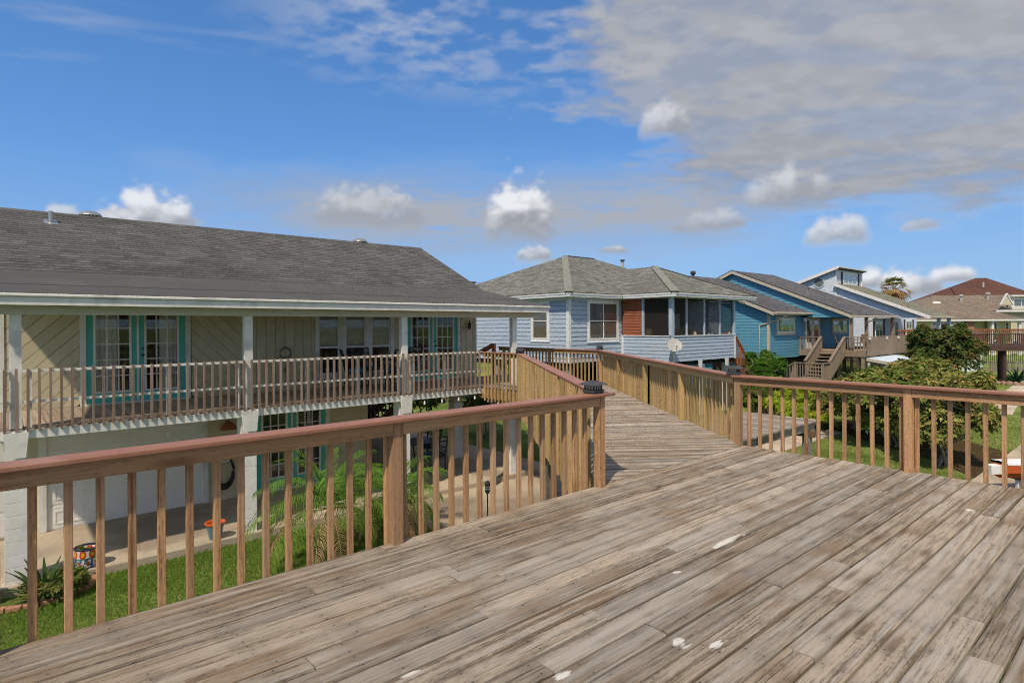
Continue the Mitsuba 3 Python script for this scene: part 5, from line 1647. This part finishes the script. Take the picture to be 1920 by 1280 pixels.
for a in (40.4, 42.5):
    put(f'{ug}__pane', quad(front(14.6), a, GZ + .2, a + 1.8, -.7, -.04), 'mat_glass')
    put(f'{ug}__interior', slab(sbox(a - .05, GZ, a + 1.85, -.6), -.14, -.12, front(14.6)), 'mat_dark')
for k, (x_, y_, yaw, lab) in enumerate(((41.4, 14.9, .4, 'tan sling chair on the taupe deck beside the stair top'), (42.6, 14.2, 2.6, 'tan sling chair on the taupe deck behind the railing'))):
    t = thing('deck_chair', lab, 'chair', 'tan sling chairs on the taupe deck')
    c, s_ = math.cos(yaw), math.sin(yaw)
    fr = (np.array([x_, y_, -.1]), np.array([c, s_, 0]), np.array([-s_, c, 0]), UP)
    put(f'{t}__sling', Bag().add(ring_prism(rect_prof(.52, .03), .5), (at(fr, (0, 0, .42)), fr[1], fr[2], UP)), 'mat_wicker')
    put(f'{t}__backrest', bar(at(fr, (0, .25, .42)), at(fr, (0, .42, 1.0)), .5, .03, up=fr[2]), 'mat_wicker')
    for sx, sy in ((-.26, -.25), (.26, -.25), (-.26, .28), (.26, .28)):
        put(f'{t}__leg', bar(at(fr, (sx, sy * 1.15, 0)), at(fr, (sx, sy, .44)), .03, .03, up=(1, 0, 0)), 'mat_black')
    for sx in (-.27, .27):
        put(f'{t}__arm', bar(at(fr, (sx, -.25, .62)), at(fr, (sx, .3, .64)), .04, .03), 'mat_black')

# ------------------------------------------------------------------ white-blue house with the clerestory
wb = thing('clerestory_house', 'pale white-blue house with a raised clerestory, round window and three small top windows', 'house')
xC = 53.9
cg = west(xC)
cgp = Polygon([(-30, -.3), (-17.1, -.3), (-17.1, 2.02), (-13.2, 2.02), (-13.2, 2.1), (-19.84, 4.93), (-30, 4.93)])
w = put(f'{wb}__wall', slab(cgp, -.12, 0, cg), 'mat_palesiding')
courses(w, cgp.intersection(sbox(-20, -1, -13, 5)), cg, .2, .02, 'mat_palesiding', y0=-.3)
put(f'{wb}__corner_board', block(xC - .04, xC + .1, 17.04, 17.09, -.3, 2.0), 'mat_white_plain')
mon = Polygon([(-27, 3.0), (-19.84, 3.0), (-19.84, 6.32), (-27, 3.95)])
w = put(f'{wb}__clerestory_wall', slab(mon, -.12, 0, west(xC - .05)), 'mat_palesiding')
courses(w, mon, west(xC - .05), .13, .02, 'mat_palesiding', y0=3.0)
w = put(f'{wb}__clerestory_wall', slab(sbox(xC - .02, 4.5, 59.9, 6.32), -.12, 0, front(19.84)), 'mat_palesiding')
courses(w, sbox(xC + .1, 4.9, 59.8, 6.3), front(19.84), .13, .02, 'mat_palesiding', y0=4.9)
put(f'{wb}__corner_board', block(xC - .1, xC + .08, 19.76, 19.82, 3.4, 6.32), 'mat_white_plain')
put(f'{wb}__corner_board', block(59.75, 59.92, 19.76, 19.82, 4.9, 6.32), 'mat_white_plain')
window(wb, front(19.84), 55.55, 58.75, 5.05, 6.0, 3, 1, trim='mat_white_plain', tw=.14, fw=.10, behind='mat_dark')
mat('mat_shutter', (.045, .04, .07), .6)
for a in (55.06, 58.95):
    put(f'{wb}__shutter', slab(sbox(a, 4.9, a + .3, 6.1), .025, .06, front(19.84)), 'mat_shutter')
rw = thing_part(wb, 'round_window')
cc = (xC - .12, 21.15, 5.15)
put(f'{rw}__rim', tube(circle(cc, .42, Y3, Z3, 32), .04, 8, True), 'mat_blue_trim', smooth=True)
m = lathe([(0, 0), (.41, 0), (.41, .02), (0, .02)], 32)
m.apply_transform(np.array([[0, 0, -1, cc[0]], [0, 1, 0, cc[1]], [1, 0, 0, cc[2]], [0, 0, 0, 1.]]))
mat('mat_louvre', (.15, .185, .20), .5)
put(f'{rw}__louvre', m, 'mat_louvre')
ro = 'mat_farroof_olive'
roof_plane(wb, [(53.55, 13.0, 2.13), (60.2, 13.0, 2.13), (60.2, 19.84, 5.04), (53.55, 19.84, 5.04)], ro, .12)
roof_plane(wb, [(60.1, 28.0, 3.5), (53.5, 28.0, 3.5), (53.5, 19.5, 6.45), (60.1, 19.5, 6.45)], ro, .12)
for (a, b_) in (((53.5, 12.97, 2.02), (53.5, 19.84, 4.94)), ((53.45, 28.0, 3.42), (53.45, 19.45, 6.38))):
    put(f'{wb}__rake_board', bar(a, b_, .05, .24), 'mat_white_plain')
put(f'{wb}__gutter', bar([53.6, 12.95, 2.05], [60.2, 12.95, 2.07], .12, .14, c=.03), 'mat_beige')
put(f'{wb}__ridge_board', block(53.5, 60.1, 19.42, 19.47, 6.36, 6.46), 'mat_blue_trim')
w = put(f'{wb}__front_wall', slab(sbox(xC + .02, -.3, 66.0, 2.1), -.12, 0, front(17.1)), 'mat_palesiding')
courses(w, sbox(xC + .12, -.3, 65.9, 2.1), front(17.1), .2, .018, 'mat_palesiding', y0=-.3)
window(wb, front(17.1), 54.6, 56.4, .35, 1.85, 2, 2, trim='mat_white_plain', tw=.14, fw=.1, depth=.07, back=.035, behind='mat_green_curtain', behind_name='curtain')
window(wb, front(17.1), 62.6, 64.4, .35, 1.85, 2, 2, trim='mat_white_plain', tw=.14, fw=.1, depth=.07, back=.035, behind='mat_dark')
for a in (54.12, 56.58, 62.1, 64.6):
    put(f'{wb}__shutter', slab(sbox(a, .25, a + .32, 1.95), .022, .06, front(17.1)), 'mat_shutter')
put(f'{wb}__front_door', slab(sbox(58.4, -.25, 60.6, 1.9), .02, .05, front(17.1)), 'mat_white_plain')
for a in (58.6, 59.65):
    put(f'{wb}__door_glass', slab(sbox(a, .1, a + .75, 1.7), .052, .06, front(17.1)), 'mat_louvre')
put(f'{wb}__floor_frame', block(xC, 66, 13.1, 27, -.55, -.31), 'mat_greywood')
for x_, y_ in ((54.1, 13.3), (60.0, 13.3), (66, 13.3), (54.1, 17.3), (60, 17.3), (54.1, 26)):
    put(f'{wb}__pile', block(x_ - .12, x_ + .12, y_ - .12, y_ + .12, GZ, -.55), 'mat_white')
for x_ in (56.9, 59.9):
    put(f'{wb}__porch_post', block(x_ - .12, x_ + .12, 13.1, 13.34, -.31, 2.05), 'mat_palesiding')
put(f'{wb}__store_wall', block(54.5, 65.5, 18.5, 18.6, GZ, -.56), 'mat_palesiding')
dr_ = thing('dark_deck_railing', 'dark top rail and pickets along the deck of the clerestory house', 'railing')
put(f'{dr_}__handrail', block(53.9, 63.0, 12.95, 13.1, .62, .70), 'mat_darkdeck')
for k in range(46):
    put(f'{dr_}__baluster', block(54 + k * .195, 54.06 + k * .195, 13.0, 13.06, -.31, .62), 'mat_darkdeck')
ac = thing('grey_deck_lounge', 'folded weathered grey deck chair leaning by the dark railing', 'chair')
o = np.array([49.6, 13.4, -.55])
for k, (a, b_) in enumerate((((0, 0, 0), (.5, 0, 1.2)), ((1.4, 0, 0), (.5, 0, 1.0)), ((.5, .5, 0), (1.3, .5, 1.25)), ((.1, .5, .55), (1.5, .5, .6)))):
    put(f'{ac}__frame', bar(o + a, o + b_, .12, .12, up=(0, 1, 0)), 'mat_greywood')
put(f'{ac}__back', sheet3([o + [.55, .02, .45], o + [1.15, .02, .45], o + [1.3, .45, 1.2], o + [.6, .45, 1.2]], .03), 'mat_metal')
put(f'{ac}__seat', block(*(o[0] + np.array([.1, 1.3])), 13.4, 13.9, -.25, -.2), 'mat_greywood')
pd = thing('side_deck', 'brown-grey deck beside the clerestory house, holding the folded chair', 'deck')
put(f'{pd}__floor', block(48.8, 53.8, 12.9, 17.0, -.62, -.55), 'mat_darkdeck')
for x_ in (49, 53.6):
    put(f'{pd}__pile', block(x_ - .1, x_ + .1, 13.0, 13.2, GZ, -.62), 'mat_darkdeck')


uw = thing('utility_wire', 'thin dark overhead wire between the khaki and pale blue roofs', 'wire')
w0, w1 = FW * 45 + RT * -5.5 + UP * 5.5, FW * 46 + RT * 2.4 + UP * 4.55
put(f'{uw}__cable', tube([w0 + (w1 - w0) * q - UP * .25 * math.sin(q * math.pi) for q in np.linspace(0, 1, 12)], .014, 5), 'mat_dark')


# ------------------------------------------------------------------ across the bend: frames that look back at the deck
def away(f, r=0.0):
    """Local x to the right, y away from the deck, z up, f metres off."""
    return (FW * f + RT * r, RT, FW, UP)


def fblock(fr, x0, x1, y0, y1, z0, z1, bag=None):
    tri = block(x0, x1, y0, y1, z0, z1).t[0].reshape(-1, 3, 3)
    return (bag or Bag()).add(tri, fr)


def wall_of(fr, y):
    return (at(fr, (0, y, 0)), fr[1], fr[3], -fr[2])


ye = thing('yellow_house', 'pale yellow house with wide brown hip roof and white fascia', 'house')
yf = away(75)
Wl = lambda x, y, z: at(yf, (x, y, z))
roof_plane(ye, [Wl(50.8, 0, 2.1), Wl(65.5, 0, 2.1), Wl(60.8, 5.0, 4.3), Wl(55.6, 5.0, 4.3)], 'mat_farroof_brown', .2)
roof_plane(ye, [Wl(50.8, 14, 2.1), Wl(50.8, 0, 2.1), Wl(55.6, 5.0, 4.3), Wl(55.6, 9.0, 4.3)], 'mat_farroof_brown', .2)
roof_plane(ye, [Wl(65.5, 0, 2.1), Wl(65.5, 10, 2.1), Wl(60.8, 9, 4.3), Wl(60.8, 5, 4.3)], 'mat_farroof_brown', .2)
roof_plane(ye, [Wl(54.5, 3.6, 3.3), Wl(80, 3.6, 3.3), Wl(76, 8.5, 5.55), Wl(59.6, 8.5, 5.55)], 'mat_farroof_brown', .2, name='upper_roof')
roof_plane(ye, [Wl(54.5, 13.4, 3.3), Wl(54.5, 3.6, 3.3), Wl(59.6, 8.5, 5.55)], 'mat_farroof_brown', .2, name='upper_roof')
put(f'{ye}__fascia', fblock(yf, 50.8, 65.5, -.04, .0, 1.86, 2.06), 'mat_white_plain')
put(f'{ye}__fascia', fblock(yf, 64.5, 80, 3.5, 3.56, 3.06, 3.3), 'mat_white_plain')
wf = wall_of(yf, .8)
w = put(f'{ye}__wall', slab(sbox(51.2, GZ, 58.2, 1.9), -.2, 0, wf), 'mat_yellow')
put(f'{ye}__porch_wall', slab(sbox(58.2, GZ, 65.0, 1.9), -.2, 0, wall_of(yf, 2.6)), 'mat_yellow')
put(f'{ye}__wall', slab(sbox(62.2, GZ, 65.2, 1.9), -.2, 0, wall_of(yf, 2.0)), 'mat_yellow')
put(f'{ye}__end_wall', slab(sbox(64.8, GZ, 81, 3.2), -.2, 0, wall_of(yf, 4.6)), 'mat_cream')
for x_, y_ in ((51.3, .5), (61.5, .5), (65.0, .5)):
    put(f'{ye}__porch_post', fblock(yf, x_ - .15, x_ + .15, y_ - .15, y_ + .15, GZ, 1.86), 'mat_white_plain')
window(ye, wf, 54.0, 56.9, .75, 1.75, 2, 1, trim='mat_white_plain', tw=.12, fw=.12, behind='mat_wicker', behind_name='curtain')
put(f'{ye}__door', slab(sbox(57.2, GZ, 58.1, 1.8), .0, .06, wf), 'mat_white_plain')
put(f'{ye}__brick_column', fblock(yf, 58.2, 59.2, .5, .9, GZ, 1.86), 'mat_terracotta_edge')
for a in (58.85, 59.35):
    put(f'{ye}__side_light', slab(sbox(a, .4, a + .32, 1.7), .0, .05, wall_of(yf, 2.55)), 'mat_dark')
window(ye, wall_of(yf, 2.0), 62.4, 63.4, .5, 1.75, 2, 1, fw=.14, trim='mat_white_plain', tw=.1, behind='mat_dark')
window(ye, wall_of(yf, 2.0), 64.4, 64.9, .6, 1.7, 1, 2, fw=.1, behind='mat_dark')
dm = thing_part(ye, 'dormer')
dmf = wall_of(yf, 3.4)
put(f'{dm}__gable', slab(Polygon([(65.0, 4.0), (66.6, 4.0), (65.8, 5.4)]), -.1, 0, dmf), 'mat_cream')
put(f'{dm}__rake_board', bar(at(dmf, (64.95, 4.0, .04)), at(dmf, (65.8, 5.5, .04)), .12, .2, up=yf[2]), 'mat_white_plain')
put(f'{dm}__rake_board', bar(at(dmf, (66.65, 4.0, .04)), at(dmf, (65.8, 5.5, .04)), .12, .2, up=yf[2]), 'mat_white_plain')
put(f'{ye}__upper_wall', fblock(yf, 66.7, 80, 3.8, 4.2, 3.3, 5.1), 'mat_cream')
window(ye, wall_of(yf, 3.8), 67.0, 69.2, 3.7, 4.8, 2, 1, fw=.14, trim='mat_white_plain', tw=.14, behind='mat_louvre')
put(f'{ye}__fascia', fblock(yf, 66.5, 80, 3.3, 3.75, 5.1, 5.3), 'mat_white_plain')
for x_, y_, z_ in ((62.2, 6.6, 4.7), (66.4, 7.2, 5.0)):
    v_ = put(f'{ye}__roof_vent', lathe([(0, 0), (.18, 0), (.14, .7), (.3, .72), (.25, .95), (0, 1.0)], 12, tuple(Wl(x_, y_, z_ - .1))), 'mat_dish')
put(f'{ye}__skylight', sheet3([Wl(57.6, 5.6, 4.36), Wl(58.7, 5.6, 4.36), Wl(58.9, 6.1, 4.58), Wl(57.9, 6.1, 4.58)], .06), 'mat_white_plain')

rd = thing('red_roof_house', 'distant house with a tall red-brown hip roof behind the yellow house', 'house')
rf = away(106)
Wr = lambda x, y, z: at(rf, (x, y, z))
roof_plane(rd, [Wr(79.6, 0, 5.6), Wr(97.5, 0, 5.6), Wr(90.2, 6, 10.2), Wr(88.2, 6, 10.2)], 'mat_farroof_red', .3)
roof_plane(rd, [Wr(79.6, 14, 5.6), Wr(79.6, 0, 5.6), Wr(88.2, 6, 10.2)], 'mat_farroof_red', .3)
roof_plane(rd, [Wr(97.5, 0, 5.6), Wr(97.5, 14, 5.6), Wr(90.2, 6, 10.2)], 'mat_farroof_red', .3)
roof_plane(rd, [Wr(79.0, -2, 5.6), Wr(92, -2, 5.6), Wr(92, 1.5, 8.05), Wr(80.2, 1.5, 8.05)], 'mat_farroof_red', .3, name='wing_roof')
roof_plane(rd, [Wr(92, -3, 6.5), Wr(106, -3, 6.5), Wr(106, 3, 9.0), Wr(95, 3, 9.0)], 'mat_farroof_red', .3, name='wing_roof')
put(f'{rd}__wall', fblock(rf, 80, 106, .5, 13, GZ, 5.6), 'mat_cream')
put(f'{rd}__fascia', fblock(rf, 79, 106, -2.1, -2.0, 5.3, 5.6), 'mat_white_plain')
for x_, z_ in ((87.2, 8.2), (88.8, 7.0)):
    put(f'{rd}__roof_vent', lathe([(0, 0), (.2, 0), (.15, .9), (0, 1.0)], 10, tuple(Wr(x_, 3.0, z_))), 'mat_dish')

cb = thing('blue_cabana', 'small pale blue cabana with grey roof and white gable behind the dark green tree', 'cabana')
cf = away(50)
Wc = lambda x, y, z: at(cf, (x, y, z))
put(f'{cb}__wall', fblock(cf, 36.3, 39.9, 0, 3.2, GZ, .72), 'mat_palesiding')
roof_plane(cb, [Wc(36.0, -.3, .72), Wc(40.3, -.3, .72), Wc(38.9, 1.6, 1.5), Wc(37.2, 1.6, 1.5)], 'mat_shingle_grey', .1)
roof_plane(cb, [Wc(36.0, 3.5, .72), Wc(36.0, -.3, .72), Wc(37.2, 1.6, 1.5)], 'mat_shingle_grey', .1)
roof_plane(cb, [Wc(40.3, -.3, .72), Wc(40.3, 3.5, .72), Wc(38.9, 1.6, 1.5)], 'mat_shingle_grey', .1)
put(f'{cb}__gable', slab(Polygon([(36.3, .75), (37.5, .75), (36.9, 1.32)]), 0, .1, wall_of(cf, -.35)), 'mat_blue')
for s_ in (-1, 1):
    put(f'{cb}__rake_board', bar(Wc(36.9 + s_ * .72, -.5, .70), Wc(36.9, -.5, 1.42), .1, .16, up=FW), 'mat_white_plain')
put(f'{cb}__gable_roof', sheet3([Wc(37.65, -.5, .74), Wc(37.65, 1.2, .74), Wc(36.9, 1.2, 1.5), Wc(36.9, -.5, 1.5)], .05), 'mat_shingle_grey')

# red-brown deck on posts
rk = thing('red_deck', 'red-brown timber deck with railing on tall dark posts at the right edge', 'deck')
kf = away(40)
put(f'{rk}__floor', fblock(kf, 28.5, 46, 0, 3.6, -.06, .06), 'mat_darkdeck')
put(f'{rk}__rim', fblock(kf, 28.5, 46, -.06, -.005, -.32, .08), 'mat_darkdeck')
for yy_, m_ in ((-.03, 'mat_darkdeck'), (3.55, 'mat_reddeck')):
    put(f'{rk}__handrail', fblock(kf, 28.5, 46, yy_ - .07, yy_ + .07, .80, .86) if yy_ < 1 else fblock(kf, 28.5, 46, yy_ - .07, yy_ + .07, .98, 1.12), m_)
    for k in range(120):
        x_ = 28.6 + k * .145
        put(f'{rk}__baluster', fblock(kf, x_, x_ + .05, yy_ - .02, yy_ + .02, .06, .80 if yy_ < 1 else .98), m_)
for x_, y_ in ((33.62, .3), (34.4, 1.6), (42.0, .3), (29.2, .3), (29.2, 3.2), (42, 3.2)):
    put(f'{rk}__post', fblock(kf, x_ - .09, x_ + .09, y_ - .09, y_ + .09, GZ, -.065), 'mat_darkdeck')
for k, x_ in enumerate((33.2, 34.55)):
    t = thing('deck_lantern', ('small white lantern standing on the red deck floor, the left one', 'small white lantern standing on the red deck floor, the right one')[k], 'lantern', 'white lanterns on the red deck')
    put(f'{t}__body', lathe([(0, .06), (.1, .06), (.1, .28), (.04, .38), (0, .40)], 10, tuple(at(kf, (x_, .5, 0)))), 'mat_white_plain')
st_ = thing('stone_edging', 'rough reddish stones edging the bed below the red deck', 'edging')
g = np.random.default_rng(31)
for k in range(16):
    a = -2.9 + k * .17
    c = FW * (40.2 + 1.7 * math.sin(a)) + RT * (34.4 + 2.0 * math.cos(a)) + UP * (GZ + .1)
    m = trimesh.creation.icosphere(2, 1.0)
    m.vertices *= np.array([.24, .17, .14]) * g.uniform(.8, 1.25, 3)
    m.vertices *= (.8 + .4 * meshkit.noise(m.vertices * 6 + k * 9))[:, None]
    m.apply_translation(c)
    put(f'{st_}__stone', m, 'mat_stone', smooth=35)

# fences
pf = thing('picket_fence', 'low weathered picket fence on the lawn beyond the red deck', 'fence')
ff = away(49.5)
for k in range(76):
    x_ = 39.9 + k * .2
    put(f'{pf}__picket', fblock(ff, x_, x_ + .11, -.01, .01, GZ, GZ + .92), 'mat_greywood')
for z_ in (.2, .7):
    put(f'{pf}__rail', fblock(ff, 39.9, 55.2, .012, .06, GZ + z_, GZ + z_ + .09), 'mat_greywood')
pi_ = thing('iron_fence', 'tall black iron fence farther off behind the picket fence', 'fence')
fi = away(60)
for k in range(86):
    x_ = 47.5 + k * .2
    put(f'{pi_}__bar', fblock(fi, x_, x_ + .035, -.015, .015, GZ, GZ + 1.5 if k % 12 else GZ + 1.6), 'mat_black')
for z_ in (.15, 1.2, 1.45):
    put(f'{pi_}__rail', fblock(fi, 47.5, 64.7, -.02, .02, GZ + z_, GZ + z_ + .05), 'mat_black')

# distant fan palm
fp = thing('fan_palm', 'distant fan palm with brown hanging fronds between the roofs', 'palm')
pc = FW * 72 + RT * 46.4
put(f'{fp}__trunk', tube([pc + UP * GZ, pc + UP * 1.5 + RT * .25, pc + UP * 5.7], np.array([.32, .25, .24]), 10), 'mat_trunk', smooth=True)
g = np.random.default_rng(41)
V, Fc, C = [], [], []
n0 = 0
for k in range(46):
    az = k * 2.39996
    q = k / 46
    el = 1.25 - 2.3 * q + g.uniform(-.15, .15)
    d = np.array([math.cos(az) * math.cos(el), math.sin(az) * math.cos(el), math.sin(el)])
    p0 = pc + UP * 5.75 + RT * .3
    p1 = p0 + d * g.uniform(.7, 1.25)
    s_ = unit(np.cross(d, UP + .01))
    up_ = np.cross(s_, d)
    col = (np.array([.22, .24, .06]) if q < .3 else np.array([.38, .24, .10])) * g.uniform(.7, 1.3)
    for j in range(11):
        a = -1.15 + j * .23
        dd = d * math.cos(a) + s_ * math.sin(a) + up_ * g.uniform(-.15, .1) - UP * (.25 + .3 * (q > .45))
        L = g.uniform(.8, 1.15)
        w_ = np.cross(dd, up_) * .05
        V += [p1 - w_, p1 + w_, p1 + dd * L * .6 + w_, p1 + dd * L * .6 - w_, p1 + dd * L - UP * .18]
        Fc += [[n0, n0 + 1, n0 + 2], [n0, n0 + 2, n0 + 3], [n0 + 3, n0 + 2, n0 + 4]]
        C += [col] * 5
        n0 += 5
    w_ = s_ * .025
    V += [p0 - w_, p0 + w_, p1 + w_, p1 - w_]
    Fc += [[n0, n0 + 1, n0 + 2], [n0, n0 + 2, n0 + 3]]
    C += [col] * 4
    n0 += 4
put(f'{fp}__crown', (np.array(V), np.array(Fc)), 'mat_leaf', color=np.array(C), stuff=True)

# orange boat on its lift at the water's edge
ob = thing('orange_boat', 'orange and white small boat raised on a white lift at the water edge', 'boat')
bo = away(14.0, 11.55)
n = 16
q = np.linspace(0, 1, n)
half = .30 * np.sin(np.clip(q * 2.2 + .75, 0, math.pi)) ** .6
ring = []
for qi, h_ in zip(q, half):
    x_ = qi * 3.4
    ring.append([(x_, -h_, .16), (x_, -h_ * .95, -.02), (x_, -h_ * .55, -.15), (x_, 0, -.18), (x_, h_ * .55, -.15), (x_, h_ * .95, -.02), (x_, h_, .16)])
ring = np.array(ring)


def loft(r):
    m_, k_ = r.shape[:2]
    out = []
    for i in range(m_ - 1):
        for j in range(k_ - 1):
            a, b_, c, d = r[i, j], r[i, j + 1], r[i + 1, j + 1], r[i + 1, j]
            out += [[a, b_, c], [a, c, d]]
    for e, s in ((0, 1), (m_ - 1, -1)):
        for j in range(1, k_ - 1):
            out.append([r[e, 0], r[e, j], r[e, j + 1]][::s])
    return np.array(out)


zb = np.array([0, 0, -1.95])
put(f'{ob}__hull', Bag().add(loft(ring) + zb, bo), 'mat_orange')
deckr = np.stack([np.c_[q * 3.4, -half * 1.03, np.full(n, .165)], np.c_[q * 3.4, half * 1.03, np.full(n, .165)]], 1)
top = np.stack([deckr[:, 0], deckr[:, 0] + [0, 0, .035], deckr.mean(1) + [0, 0, .06], deckr[:, 1] + [0, 0, .035], deckr[:, 1]], 1)
put(f'{ob}__deck', Bag().add(loft(top) + zb, bo), 'mat_white_plain')
put(f'{ob}__transom_box', fblock(bo, -.28, .02, -.12, .12, -2.02, -1.82), 'mat_white_plain')
put(f'{ob}__cleat', tube([at(bo, (.75, -.2, -1.75)), at(bo, (.8, -.2, -1.66)), at(bo, (.9, -.2, -1.70))], .018, 6), 'mat_metal')
lf = thing('boat_lift', 'white boat lift posts and cross beam under the orange boat', 'boat lift')
for x_ in (.45, 2.6):
    put(f'{lf}__post', fblock(bo, x_ - .04, x_ + .04, -.04, .04, GZ - 1.2, -2.18), 'mat_white_plain')
    put(f'{lf}__bunk', fblock(bo, x_ - .05, x_ + .05, -.4, .4, -2.18, -2.128), 'mat_greywood')
put(f'{lf}__cross_beam', fblock(bo, .495, 2.555, -.03, .03, -2.32, -2.24), 'mat_metal')
